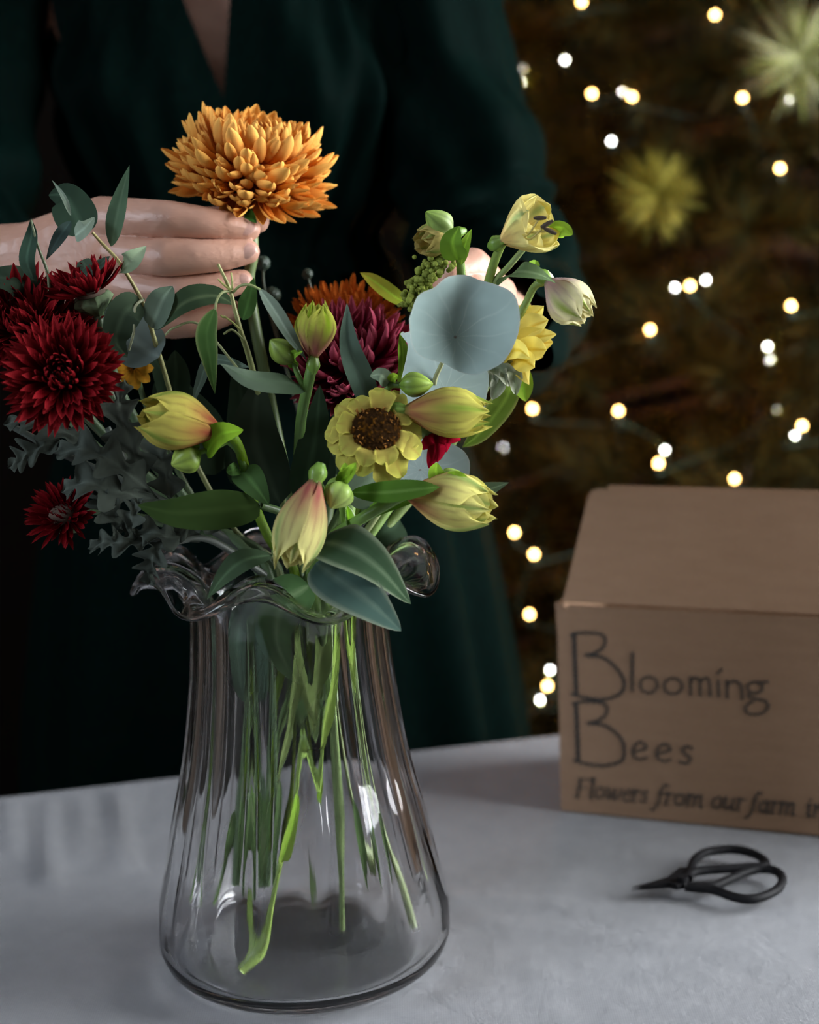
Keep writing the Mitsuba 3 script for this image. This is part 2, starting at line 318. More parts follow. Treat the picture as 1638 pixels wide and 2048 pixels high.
def e_(cx, cy): return [([(cx - 26, cy + 4), (cx + 26, cy - 10), (cx + 22, cy - 30), (cx, cy - 38), (cx - 24, cy - 18), (cx - 30, cy + 8), (cx - 14, cy + 30), (cx + 8, cy + 36), (cx + 30, cy + 28)], 9)]
letters = [B1, [([(464, 768), (462, 930)], 11)], [(ellp(535, 905, 37, 35), 9)], [(ellp(640, 910, 39, 34), 9)],
           [([(713, 872), (716, 950)], 9), ([(715, 892), (735, 873), (754, 886), (757, 951)], 9), ([(756, 895), (775, 875), (795, 888), (798, 953)], 9)],
           [([(834, 884), (836, 955)], 9), ([(830, 858), (850, 838)], 8)],
           [([(871, 886), (873, 962)], 9), ([(873, 908), (895, 889), (924, 896), (935, 920), (938, 966)], 9)],
           [(ellp(992, 916, 33, 24), 9), ([(1005, 897), (1026, 893), (1050, 892)], 9), ([(974, 936), (964, 953), (1000, 964), (1040, 976), (1049, 1002), (1022, 1027), (976, 1031), (950, 1012), (962, 988), (985, 975)], 9)],
           B2, e_(494, 1190), e_(598, 1198), [([(722, 1180), (702, 1170), (679, 1182), (690, 1202), (713, 1216), (711, 1236), (690, 1244), (666, 1234)], 9)]]
# bold slanted serif line: unit strokes, x-height 1, written along the base line
GL = {'F': (.95, [([(.0, 0), (.35, 0)], .1), ([(.17, 0), (.17, 1.5)], .24), ([(.0, 1.5), (.95, 1.5), (.95, 1.3)], .13), ([(.17, .8), (.7, .8)], .13)]),
      'l': (.42, [([(.1, 1.55), (.2, 1.6), (.2, .1), (.35, .02)], .22)]),
      'o': (.85, [(ellp(.4, .5, .32, .44), .2)]),
      'w': (1.25, [([(.02, .95), (.15, .9), (.25, .05), (.6, .8)], .18), ([(.6, .95), (.68, .05), (1.02, .5), (1.05, .95)], .18)]),
      'e': (.72, [([(.08, .5), (.6, .6), (.55, .9), (.3, .95), (.08, .55), (.15, .1), (.4, .03), (.62, .2)], .16)]),
      'r': (.62, [([(.0, .92), (.14, .95), (.14, 0)], .2), ([(.14, .6), (.3, .9), (.55, .92)], .16), ([(0, 0), (.3, 0)], .09)]),
      's': (.62, [([(.5, .8), (.3, .96), (.1, .75), (.45, .35), (.3, .03), (.04, .18)], .17)]),
      'f': (.6, [([(-.2, -.5), (-.02, -.5), (.2, .1), (.25, 1.2), (.42, 1.6), (.65, 1.5)], .19), ([(.02, .93), (.5, .93)], .1)]),
      'm': (1.35, [([(0, .92), (.13, .95), (.13, 0)], .2), ([(.13, .6), (.35, .95), (.56, .85), (.56, 0)], .19), ([(.56, .6), (.8, .95), (1.0, .85), (1.0, .05), (1.2, .05)], .19)]),
      'u': (.95, [([(0, .93), (.13, .95), (.13, .2), (.3, .03), (.6, .35)], .19), ([(.66, .95), (.66, .05), (.85, .05)], .2)]),
      'a': (.88, [(ellp(.34, .48, .27, .44), .19), ([(.64, .95), (.62, .05), (.8, .05)], .2)]),
      'i': (.42, [([(0, .92), (.14, .95), (.14, .05), (.32, .05)], .2), ([(.14, 1.32), (.14, 1.38)], .24)]),
      'n': (.95, [([(0, .92), (.13, .95), (.13, 0)], .2), ([(.13, .6), (.38, .95), (.6, .85), (.6, .05), (.8, .05)], .19)])}
for word, x0, x1 in (('Flowers', 215, 530), ('from', 562, 775), ('our', 800, 945), ('farm', 968, 1172), ('in', 1208, 1305)):
    wid = sum(GL[c][0] for c in word); sx = (x1 - x0) / wid; x = x0
    for c in word:
        L = []
        for st, w in GL[c][1]:
            L.append(([(x + sx * (q[0]) + 11 * q[1], 1388 + (x + sx * q[0] - 215) * .083 - 52 * q[1]) for q in st], w * 50))
        letters.append(L); x += GL[c][0] * sx
for li, L in enumerate(letters):
    geo = []
    for st, w in L:
        p2 = [onbox(*q) for q in sf(smoothpx(st))]
        geo.append(LineString(p2).buffer(w * (.62 if li < 12 else .5) * .4637 / 3550, cap_style=1 if w < 14 else 2, resolution=3))
    g = unary_union(geo).simplify(.00004)
    ms = [trimesh.creation.extrude_polygon(q, .0004, engine='earcut') for q in getattr(g, 'geoms', [g])]
    m = trimesh.util.concatenate(ms); m.apply_transform(frame(BO + BN * .00005, BX, UP, np.cross(BX, UP)))
    part(cb, 'printed_letter', ply(m, 'm_ink'))

# ------------------------------------------------------------------ scissors
sc = thing('scissors', 'small black iron flower scissors lying on the tablecloth before the cardboard box', 'scissors')
q6 = lambda L, z: [ground(1230 + .249 * x, 1660 + .249 * y, zz) for (x, y), zz in zip(L, np.linspace(*z, len(L)))]
up_l = [(585, 400), (610, 320), (640, 240), (720, 183), (850, 160), (980, 158), (1110, 190), (1200, 245), (1205, 290), (1080, 298), (900, 312), (740, 322), (620, 345), (560, 400)]
lo_l = [(560, 455), (700, 452), (800, 448), (920, 395), (1060, 335), (1180, 312), (1290, 330), (1345, 390), (1310, 470), (1190, 535), (1060, 555), (930, 530), (790, 480), (650, 465), (570, 455)]
part(sc, 'handle', tube(q6(up_l, (.0078, .0078)), .0027, 'm_iron', n=60, sides=10))
part(sc, 'handle', tube(q6(lo_l, (.0068, .0068)), .0027, 'm_iron', n=60, sides=10))
for zz, off in ((.0078, 0), (.0062, 6)):
    bl = [(600, 345), (520, 350 + off), (430, 425 + off), (330, 452 + off * .5), (140, 490), (140, 493), (330, 480 + off * .5), (440, 470 + off), (500, 492), (600, 470)]
    pts = [ground(1230 + .249 * x, 1660 + .249 * y, .005) for x, y in bl]
    m = trimesh.creation.extrude_polygon(Polygon([(p[0], p[1]) for p in pts]).buffer(.0002), .0015, engine='earcut')
    dt = np.linalg.norm(m.vertices[:, :2] - pts[4][:2], axis=1); m.vertices[:, 2] = .0004 + m.vertices[:, 2] * np.clip(dt / .022, .12, 1); m.apply_translation([0, 0, zz - .0008])
    part(sc, 'blade', ply(m, 'm_iron', 30))
rv = ground(1230 + .249 * 545, 1660 + .249 * 420, .008)
m = trimesh.creation.cylinder(.0032, .004, sections=20); m.apply_translation(rv + V(0, 0, .0018)); part(sc, 'rivet', ply(m, 'm_iron', 30))

# ------------------------------------------------------------------ person
CXB, CYB = -.117, .50
person = thing('person', 'person in a dark green velvet wrap dress behind the table, holding up the orange chrysanthemum', 'person')
A3 = lambda x, y, Y, r: (at(x, y, Y), r)
mm = .001
right_hand = [
    [A3(205, 440, .052, 12.5 * mm), A3(300, 438, .036, 10.2 * mm), A3(345, 440, .030, 9.8 * mm), A3(410, 446, .028, 8.3 * mm), A3(455, 452, .031, 7.6 * mm), A3(497, 458, .035, 6.3 * mm)],
    [A3(225, 505, .046, 11.5 * mm), A3(300, 513, .032, 9.6 * mm), A3(335, 514, .026, 10.2 * mm), A3(400, 513, .024, 8.8 * mm), A3(445, 510, .027, 8.2 * mm), A3(494, 503, .032, 6.6 * mm)],
    [A3(250, 570, .047, 11.0 * mm), A3(330, 585, .033, 9.0 * mm), A3(362, 586, .028, 9.3 * mm), A3(420, 578, .027, 8.0 * mm), A3(455, 570, .03, 7.3 * mm), A3(483, 562, .033, 6.0 * mm)],
    [A3(270, 620, .055, 10 * mm), A3(340, 648, .044, 8.0 * mm), A3(390, 645, .042, 7.6 * mm), A3(440, 632, .044, 6.6 * mm), A3(466, 622, .046, 5.6 * mm)],
    [A3(60, 500, .10, 14 * mm), A3(190, 455, .085, 12.5 * mm), A3(330, 450, .062, 10 * mm), A3(420, 448, .054, 9.2 * mm), A3(480, 440, .052, 8.2 * mm), A3(513, 441, .050, 6.8 * mm)]]
palm_r = [[A3(205, 440, .055, 12.5 * mm), A3(250, 570, .05, 12 * mm), A3(60, 500, .085, 15 * mm), A3(40, 590, .09, 16 * mm), A3(270, 620, .058, 10 * mm), A3(225, 505, .05, 12.5 * mm)],
          [A3(60, 500, .085, 15 * mm), A3(40, 590, .09, 16 * mm), A3(-70, 530, .11, 21 * mm), A3(-70, 590, .115, 20 * mm)]]
wr_r = at(-70, 560, .112)
left_hand = [
    [A3(975, 572, .075, 11 * mm), A3(945, 533, .052, 10 * mm), A3(905, 545, .042, 9 * mm), A3(880, 590, .045, 8 * mm)],
    [A3(990, 590, .075, 12 * mm), A3(940, 580, .045, 10 * mm), A3(895, 600, .036, 9 * mm), A3(872, 635, .042, 8 * mm)],
    [A3(995, 640, .078, 11.5 * mm), A3(945, 640, .048, 9.5 * mm), A3(905, 655, .04, 8.6 * mm), A3(885, 685, .047, 7.6 * mm)],
    [A3(1000, 685, .082, 10 * mm), A3(958, 692, .056, 8.4 * mm), A3(925, 705, .05, 7.5 * mm), A3(908, 725, .056, 6.6 * mm)],
    [A3(985, 600, .11, 11 * mm), A3(950, 555, .10, 11 * mm), A3(905, 535, .075, 9.5 * mm), A3(885, 560, .062, 8.5 * mm)]]
palm_l = [[A3(975, 574, .078, 11 * mm), A3(1000, 685, .085, 11 * mm), A3(1000, 620, .13, 13 * mm), A3(1005, 660, .135, 13 * mm), A3(985, 600, .11, 11 * mm)]]
wr_l = at(1000, 640, .17)
sh_r, sh_l = V(CXB - .165, .52, .655), V(CXB + .165, .52, .655)
el_r, el_l = V(-.335, .36, .37), at(975, 565, .415)
arms = [[(sh_r, .045), (V(-.32, .455, .50), .042), (el_r, .036), (V(-.31, .28, .35), .031), (wr_r, .026)], [(sh_l, .045), A3(845, 0, .47, .040), A3(928, 330, .445, .036), A3(983, 550, .40, .032), A3(1008, 632, .28, .028), (wr_l, .022)], [(wr_l, .022), A3(1008, 640, .13, .016)]]
hx = CXB
torso = [[(V(hx - .05, .50, .10), .085), (V(hx + .05, .50, .10), .085), (V(hx - .035, .51, .33), .058), (V(hx + .035, .51, .33), .058)],
         [(V(hx - .035, .51, .33), .058), (V(hx + .035, .51, .33), .058), (V(hx - .06, .49, .50), .072), (V(hx + .06, .49, .50), .072)],
         [(V(hx - .06, .49, .50), .072), (V(hx + .06, .49, .50), .072), (sh_r, .046), (sh_l, .046), (V(hx, .52, .70), .05)],
         [(V(hx, .53, .68), .05), (V(hx, .51, .80), .05)],
         [(V(hx, .52, .89), .085), (V(hx, .47, .85), .068), (V(hx, .445, .80), .038), (V(hx, .55, .88), .075)]]
legs = []
for s in (-1, 1):
    legs += [[(V(hx + .055 * s, .50, .08), .085), (V(hx + .075 * s, .49, -.28), .055), (V(hx + .075 * s, .51, -.66), .037)], [(V(hx + .075 * s, .52, -.71), .034), (V(hx + .085 * s, .38, -.725), .024)]]
body = blob(right_hand + left_hand + arms + legs, palm_r + palm_l + torso, .0042, 10)
part(person, 'body', ply(body, 'm_skin', True))
# head details (above the frame): nose, ears, eyes, mouth, hair
hc = V(hx, .455, .85)
part(person, 'nose', ply(blob([[(V(hx, .405, .865), .007), (V(hx, .39, .838), .011)]], (), .004, 4), 'm_skin', True))
for s in (-1, 1):
    part(person, 'eye', ply(trimesh.creation.icosphere(2, .0115).apply_translation(V(hx + .031 * s, .414, .872)), 'm_frame', True))
    part(person, 'ear', ply(blob([[(V(hx + .086 * s, .52, .865), .012), (V(hx + .084 * s, .515, .835), .008)]], (), .004, 4), 'm_skin', True))
part(person, 'mouth', ply(blob([[(V(hx - .02, .409, .808), .004), (V(hx, .404, .806), .006), (V(hx + .02, .409, .808), .004)]], (), .004, 4), 'm_nail', True))
part(person, 'hair', ply(blob([], [[(V(hx, .55, .90), .098), (V(hx, .535, .93), .075)], [(V(hx - .075, .56, .85), .03), (V(hx + .075, .56, .85), .03), (V(hx - .08, .60, .66), .03), (V(hx + .08, .60, .66), .03), (V(hx, .6, .92), .06)]], .012, 8), 'm_hair', True))
def nail(x, y, Y, ax, nrm, L=.0062, Wd=.0047):
    a = unit(ax); n_ = unit(np.array(nrm) - np.dot(nrm, a) * a); b = np.cross(n_, a)
    m = trimesh.creation.icosphere(3, 1.0); v_ = m.vertices.copy(); v_[:, 2] *= .28; m.vertices = v_ * [L, Wd, .0055]
    m.vertices[:, 2] -= .35 * (m.vertices[:, 1] / Wd)**2 * Wd
    m.apply_transform(frame(at(x, y, Y), a, b, n_)); part(person, 'fingernail', ply(m, 'm_nail', True))
nail(489, 452, .0295, (1, .1, -.12), (.15, -.8, .55)); nail(489, 500, .0258, (1, .1, .1), (.2, -.9, .35)); nail(478, 560, .0275, (1, .1, .12), (.2, -.9, .3), .0056, .0042)
nail(516, 436, .0455, (.6, -.1, .8), (.8, -.5, .3), .006, .0045)
# dress: bodice with a crossed V neckline, waistband, skirt, two sleeves
def ring_r(z, tab_): return np.interp(z, tab_[0], tab_[1])
RXT = ([.28, .36, .42, .47, .54, .60, .66, .70], [.118, .112, .122, .134, .142, .150, .150, .10])
RYT = ([.28, .36, .42, .47, .54, .60, .66, .70], [.096, .090, .098, .108, .106, .098, .08, .06])
nz_, nt_ = 120, 300
zs = np.linspace(.345, .70, nz_); G = np.zeros((nz_, nt_, 3))
for i, z in enumerate(zs):
    k = np.clip((z - .473) / .075, 0, 3); gl, gr = -.027 * k * 1.0 - .003, .008 * k - .003
    rx, ry = ring_r(z, RXT), ring_r(z, RYT)
    t0, t1 = math.asin(np.clip(gr / rx, -.95, .95)), math.asin(np.clip(gl / rx, -.95, .95)) + 2 * math.pi
    a = np.linspace(t0, t1, nt_); aw = (a + math.pi) % (2 * math.pi) - math.pi
    g = np.clip((.56 - z) / .2, 0, 1)
    fold = (.0105 * np.sin(aw * 21 + z * 14 + 1.2 * np.sin(z * 25)) + .004 * np.sin(aw * 40 - z * 31 + 1)) * np.exp(-((np.abs(aw) - .95) / .5)**2) * (.6 + .4 * np.clip(1 - abs(z - .42) / .14, 0, 1))
    fold += .005 * np.sin(aw * 9 + z * 22) * np.exp(-((aw - .5) / .5)**2)
    bust = .026 * (np.exp(-((aw - .62) / .42)**2) + np.exp(-((aw + .62) / .42)**2)) * np.exp(-((z - .47) / .06)**2)
    tuck = -.010 * np.exp(-((z - .372) / .016)**2)
    rr = 1 + (fold + bust + tuck) / ry
    G[i] = np.stack([CXB + rx * rr * np.sin(a), CYB - ry * rr * np.cos(a), z + 0 * a], 1)
part(person, 'bodice', ply((G.reshape(-1, 3), grid_faces(nz_, nt_)), 'm_velvet', True))
zs = np.linspace(-.70, .352, 130); rings = []; a = np.arange(320) * 2 * np.pi / 320; aw = (a + math.pi) % (2 * math.pi) - math.pi
SX = ([-.70, -.40, -.03, .08, .18, .26, .33, .352], [.25, .235, .200, .186, .170, .145, .118, .114]); SY = ([-.70, -.40, -.03, .08, .18, .26, .33, .352], [.15, .14, .120, .122, .120, .108, .096, .093])
for z in zs:
    k = np.clip((.34 - z) / .35, 0, 1)
    fold = k * (.010 * np.sin(aw * 8 + 1.2 + 1.5 * z) + .006 * np.sin(aw * 15 + z * 3 + .5)) + .0015 * np.sin(aw * 40 + z * 20) * np.exp(-((z - .33) / .05)**2)
    rx, ry = ring_r(z, SX) + fold * .9, ring_r(z, SY) + fold
    rings.append(np.stack([CXB + rx * np.sin(a), CYB - ry * np.cos(a), z + 0 * a], 1))
v, f = loft(rings, False); part(person, 'skirt', ply((v, f), 'm_velvet', True))
def sleeve(P, R, seed):
    n, m = 110, 72; S = catmull(P, n); R = lerp_list(R, n); t = np.gradient(S, axis=0); t /= np.linalg.norm(t, axis=1, keepdims=True)
    q = unit(np.cross(t[0], V(0, 1, 0))); rings = []; an = np.arange(m) * 2 * np.pi / m
    for k in range(n):
        q = unit(q - (q @ t[k]) * t[k]); b = np.cross(t[k], q); s = k / (n - 1)
        el = math.exp(-((s - .56) / .13)**2); lg = math.exp(-((s - .25) / .2)**2)
        d_ = .0075 * el * np.sin(s * 62 + 2.2 * np.sin(an + seed)) + .006 * lg * np.sin(an * 4 + s * 9 + seed) + .004 * np.sin(an * 7 + s * 14 + seed * 2) * (1 - .5 * el) + .004 * np.sin(s * 30 + an * 2)
        rr = R[k] + d_
        rings.append(S[k] + (rr * np.cos(an))[:, None] * q + (rr * np.sin(an))[:, None] * b)
    v, f = loft(rings, False); return ply((v, f), 'm_velvet', True)
part(person, 'sleeve', sleeve([sh_l + V(-.05, 0, .02), sh_l + V(-.005, -.01, -.04), at(845, 0, .47), at(872, 170, .46), at(930, 310, .445), at(948, 415, .435), at(985, 520, .42), at(1000, 595, .38), at(1010, 630, .30), at(1003, 638, .21), at(1000, 640, .145)], [.045, .056, .056, .056, .061, .052, .060, .058, .052, .044, .034], 1.0))
part(person, 'sleeve', sleeve([sh_r + V(.05, 0, .02), sh_r + V(-.005, -.02, -.05), V(-.325, .45, .50), el_r + V(0, 0, .01), V(-.31, .28, .35), V(-.285, .2, .36)], [.045, .062, .066, .072, .062, .048], 2.0))
for s in (-1, 1):
    m = blob([[(V(hx + .075 * s, .54, -.722), .030), (V(hx + .085 * s, .36, -.727), .025)]], (), .01, 4); part(person, 'shoe', ply(m, 'm_shoe', True))

# ------------------------------------------------------------------ flower builders
def stem(parent, P, r0, r1=None, c0=(.10, .20, .04), c1=None, name='stem', sides=8):
    return part(parent, name, tube(P, [r0, r1 if r1 is not None else r0], 'm_stem', c0, c1, sides, max(10, 7 * len(P))))
def petal_proto(L, w, curl, cup, c_base, c_tip, back=0., n=9, m=5, point=.5, roll=1.5, seed=0, white=None):
    t = np.linspace(0, 1, n); tap = 4 if point > .4 else 6.5; ang = back + curl * t**1.4; ds = L / (n - 1)
    x = np.concatenate([[0], np.cumsum(np.cos(ang[:-1]) * ds)]); z = np.concatenate([[0], np.cumsum(np.sin(ang[:-1]) * ds)])
    wd = w * (.42 + .58 * np.sin(np.pi * np.clip(t, 0, 1)**.8 * .62 / .8)) * np.clip((1 - t) * tap + .02, 0, 1)**point
    u = np.linspace(-1, 1, m); G = np.zeros((n, m, 3)); C = np.zeros((n, m, 3))
    for k in range(n):
        h = cup * wd[k] * u**2; s = np.sin(np.clip(u * roll * .6, -1.5, 1.5)) / max(math.sin(min(roll * .6, 1.5)), .1)
        G[k] = np.stack([x[k] - math.sin(ang[k]) * h, wd[k] * s, z[k] + math.cos(ang[k]) * h], 1)
        c = np.array(c_base) * (1 - t[k]) + np.array(c_tip) * t[k]
        if white is not None and t[k] > .55: c = c * (1 - white[3] * (t[k] - .55) / .45) + np.array(white[:3]) * white[3] * (t[k] - .55) / .45
        C[k] = c * (1 - .12 * np.cos(u * np.pi)[:, None])
    return sheet(G, C, 'm_mum')
def mum(parent, c, axis, N, phi0, phi1, length, base, protos, start, jit=.12, seed=0, name='petal', power=.6, flatten=1.0, az0=0, keep=None, most=300):
    """N petals spiralled over a head: length(phi) scales the prototype, start(phi) the angle at which the petal leaves."""
    r = np.random.default_rng(seed); ax = unit(axis); e1 = unit(np.cross(ax, V(.3, 1, .2))); e2 = np.cross(ax, e1)
    made = []
    for i in range(N):
        fr = (i + .5) / N; phi = phi0 + (phi1 - phi0) * fr**power; az = az0 + i * 2.39996 + r.normal(0, .06)
        ps = start(phi) + r.normal(0, jit)
        rad = math.cos(az) * e1 + math.sin(az) * e2
        bd = math.cos(phi) * ax * flatten + math.sin(phi) * rad
        x = math.cos(ps) * ax + math.sin(ps) * rad; z = -math.sin(ps) * ax * -1 * 0 + unit(ax - (ax @ x) * x + 1e-9)
        z = unit(math.sin(ps) * ax - math.cos(ps) * rad); y = np.cross(z, x)
        tw = r.normal(0, .22); y, z = math.cos(tw) * y + math.sin(tw) * z, math.cos(tw) * z - math.sin(tw) * y
        s = length(phi) * (1 + r.normal(0, .09)); o = np.array(c) + bd * base
        if keep is not None and not keep(o + x * .02): continue
        pr = protos(phi); pr = pr[r.integers(len(pr))]
        M = frame(o, x * s, y * s, z * s)
        made.append((pr, M, np.linalg.norm(o + x * .02 - EYE) - .02 * math.cos(phi)))
    made.sort(key=lambda q: q[2])
    for pr, M, _ in made[:most]: part(parent, name, {**pr, 'to_world': T(M)})
    if len(made) > most:
        vs, fs, cs, k = [], [], [], 0
        for pr, M, _ in made[most:]:
            v_, f_ = WRITTEN[pr['filename']][:2]; c_ = COLORS[pr['filename']]; vs.append(v_ @ M[:3, :3].T + M[:3, 3]); fs.append(f_ + k); cs.append(c_); k += len(v_)
        q = part(parent, name + '_remainder', ply((np.vstack(vs), np.vstack(fs)), 'm_mum', True, color=np.vstack(cs))); labels[q] = {'kind': 'stuff'}
def lathe(a, b, prof, mat, col0, col1, sides=14, ridge=0., nr=6):
    a, b = np.asarray(a), np.asarray(b); ax = unit(b - a); L = np.linalg.norm(b - a); e1 = unit(np.cross(ax, V(.2, 1, .1))); e2 = np.cross(ax, e1)
    n = len(prof); an = np.arange(sides) * 2 * np.pi / sides; rings, cols = [], []
    for k, rr in enumerate(prof):
        t = k / (n - 1); q = rr * (1 + ridge * np.cos(nr * an)); rings.append(a + ax * L * t + (q * np.cos(an))[:, None] * e1 + (q * np.sin(an))[:, None] * e2)
        c = np.array(col0) * (1 - t) + np.array(col1) * t; cols.append(c * (1 - .35 * (ridge > 0) * (np.cos(nr * an) < -.5))[:, None])
    v_, f_ = loft(rings); C = np.vstack([np.array(cols).reshape(-1, 3), [col0], [col1]])
    return ply((v_, f_), mat, True, color=np.clip(C, 0, 1))
def bud(parent, a, b, w, c0=(.10, .22, .02), c1=(.24, .38, .05), name='bud'):
    t = np.linspace(0, 1, 14); prof = np.maximum(w * np.sin(np.pi * np.clip(t, .03, .985)**.8)**.75, .0006)
    return part(parent, name, lathe(a, b, prof, 'm_stem', c0, c1, 24, .07, 6))
YG, CREAM, ROSE, GRN = (.52, .48, .10), (.72, .66, .28), (.30, .085, .055), (.16, .30, .04)
def floret(parent, a, b, w, openness=.3, body=YG, blush=ROSE, tipc=CREAM, seed=0, ov=.006, spread=0.):
    """A closed trumpet of six overlapping tepals from the ovary a to the mouth b."""
    a, b = np.asarray(a), np.asarray(b); ax = unit(b - a); L = np.linalg.norm(b - a); r = np.random.default_rng(int(seed * 10))
    e1 = unit(np.cross(ax, V(.2, 1, .1))); e2 = np.cross(ax, e1); n, m = 30, 27; t = np.linspace(0, 1, n); u = np.linspace(-1, 1, m)
    for k in range(6):
        inner = k % 2; th0 = k * np.pi / 3 + r.normal(0, .08) + seed; sc_ = .90 if inner else 1.0; Lk = L * (1 + r.normal(.0, .035) + (.03 if inner else 0))
        R = w * sc_ * (.16 + .84 * np.sin(np.pi * np.clip(t * (.90 - .22 * openness), 0, 1))**1.15) * (1 + spread * t**3 * 2)
        psi = (1.08 - .28 * inner) * np.clip((1 - t) * (5.5 if inner else 5.0), 0, 1)**.5 * (.55 + .45 * np.clip(t * 4, 0, 1))
        G = np.zeros((n, m, 3)); C = np.zeros((n, m, 3))
        for i in range(n):
            an = th0 + u * psi[i]; crin = 1 + .035 * np.cos(u * np.pi * 2) * t[i] + .05 * t[i] * np.abs(u)**3 * r.normal(1, .3)
            fr_ = (.012 * w / .012) * 0 + .0016 * np.sin(u * 9 + k * 2 + seed) * t[i]**4
            G[i] = a + ax * (t[i] * Lk + fr_[:, None] * 1.0 - (.06 * L * np.abs(u)**2 * t[i]**3)[:, None]) + ((R[i] * crin + .0006 * (not inner)) * np.cos(an))[:, None] * e1 + ((R[i] * crin + .0006 * (not inner)) * np.sin(an))[:, None] * e2
            ba = np.array(blush) * (1 - t[i]) + np.array(body) * t[i]
            k1 = np.clip((t[i] - .12) / .5 + .18 * np.sin(u * 7 + k + seed), 0, 1)[:, None]; c = np.array(blush) * (1 - k1) + np.array(body) * k1
            k2 = (np.clip((t[i] - .45) / .4, 0, 1) * np.clip(np.abs(u) * 1.3, 0.25, 1))[:, None]; c = c * (1 - k2) + np.array(tipc) * k2
            g_ = (np.exp(-(u / .16)**2) * np.clip((t[i] - .3) / .4, 0, 1) * .75)[:, None]; c = c * (1 - g_) + np.array(GRN) * g_
            k3 = np.clip(1 - t[i] / .10, 0, 1); c = c * (1 - k3) + np.array((.12, .17, .03)) * k3
            sk = np.clip(np.cos(u * 19 + 2.2 * np.sin(t[i] * 3 + k) + seed), 0, 1)**3 * np.clip((t[i] - .12) * 6, 0, 1) * np.clip((.92 - t[i]) * 4, 0, 1) * (np.abs(u) > .12); c = c * (1 - .38 * sk[:, None]) + np.array(blush) * .22 * sk[:, None]
            C[i] = c * (.9 + .2 * nfbm(np.stack([u * 14, 0 * u + t[i] * 2, 0 * u + k], 1)))[:, None]
        part(parent, 'petal', sheet(G, C, 'm_petal'))
    part(parent, 'ovary', lathe(a - ax * ov * 1.3, a + ax * L * .06, w * np.array([.16, .24, .33, .36, .32, .26, .2]), 'm_stem', (.12, .24, .03), (.16, .26, .04), 18, .08, 6))
def hang(parent, P, w, name='leaf', **kw): return part(parent, name, leaf(P, w, **kw))
GLEAF, DLEAF, SAGE = (.045, .10, .028), (.018, .045, .018), (.20, .27, .26)

# ------------------------------------------------------------------ held orange chrysanthemum
OR0, OR1, OR2 = (.60, .17, .018), (.80, .40, .075), (.86, .52, .17)
om = thing('orange_chrysanthemum', 'large orange chrysanthemum held upright by its stem in the fingers', 'flower')
oc = at(502, 338, .058); oax = unit(V(.26, -.22, .94))
po_in = [petal_proto(.03, .0044, 1.5, .9, OR0, OR0, .0, seed=k, point=.35) for k in range(2)]
po_mid = [petal_proto(.03, .0034 + .0003 * k, 1.25 + .2 * k, .8, OR0, OR1, -.1, n=11, m=7, roll=2.3, point=.34, white=(*OR2, .55)) for k in range(4)]
po_out = [petal_proto(.03, .0033 + .0003 * k, 1.1 + .3 * k, .85, OR0, OR1, -.25, n=11, m=7, roll=2.4, point=.34, white=(*OR2, .5)) for k in range(4)]
mum(om, oc, oax, 520, .16, 1.98, lambda p: (.0085 + .0215 * min(max((p - .16) / 1.0, 0), 1)**.9) / .03 * (1 + .13 * math.sin(p * 37)), .0135,
    lambda p: po_in if p < .36 else (po_mid if p < 1.1 else po_out), lambda p: p * .98 + .27, .10, 11, power=.62, flatten=.85)
part(om, 'receptacle', ply(trimesh.creation.icosphere(3, .0125).apply_transform(np.diag([1, 1, .8, 1])).apply_translation(oc), 'm_bark', True))
stem(om, [oc - oax * .012, at(487, 400, .056), at(490, 425, .0455), at(503, 465, .044), at(505, 510, .043), at(498, 560, .043), at(508, 640, .04), at(540, 800, .03), at(580, 1000, .02)], .0032, .003, (.20, .24, .11), (.08, .14, .04))
hang(om, [at(488, 424, .040), at(500, 432, .030), at(513, 446, .028)], .0032, prof='ovate', col=(.03, .10, .02), fold=.4)

# ------------------------------------------------------------------ red chrysanthemums on the left
R0, R1, R2 = (.045, .001, .003), (.17, .003, .007), (.40, .04, .05)
def red_protos(w=.0026, n=4, cup=.5, curl=.5, L=.03): return [petal_proto(L, w * (1 + .12 * k), curl + .2 * k, cup, R0, R1, -.05, roll=1.6, point=.8, white=(*R2, .35)) for k in range(n)]
pr_flat, pr_in = red_protos(.0023, 4, .5, .25), red_protos(.0018, 3, .7, 1.2)
NECK = lambda x, Y=0.: at(x, 1150, Y)
def red_flower(label, px, py, Y, axis, R, N, phi1, sd, stem_pts, start=None, cup_=False, group=None, sep=True):
    k = thing('red_chrysanthemum', label, 'flower', group); c = at(px, py, Y); ax = unit(axis)
    start = start or (lambda p: .15 + p * .93)
    mum(k, c, ax, N, .12, phi1, lambda p: (.34 + .66 * min(p / 1.05, 1)**1.1) * (R - .006) / .03, .006, lambda p: pr_in if p < .75 else pr_flat, start, .1, sd, power=.55, flatten=.5)
    part(k, 'flower_centre', ply(trimesh.creation.icosphere(3, .0075).apply_transform(np.diag([1, 1, .7, 1])).apply_translation(c), 'm_bark', True))
    if sep:
        part(k, 'calyx', lathe(c - ax * .013, c - ax * .001, [.002, .004, .0075, .0095, .008], 'm_stem', (.10, .17, .07), (.16, .22, .12), 18, .1, 9))
    stem(k, [c - ax * .011] + stem_pts, .0022, .0026, (.10, .16, .08), (.07, .12, .05)); return k
red_flower('small dark red chrysanthemum seen from the side before the hand', 181, 586, -.022, (-.22, -.22, .93), .0235, 96, 1.42, 21,
           [at(203, 660, -.02), at(250, 800, -.01), at(380, 1010, -.005), NECK(520, -.01), at(535, 1500, .0), at(523, 1790, .01)], start=lambda p: .10 + p * .80)
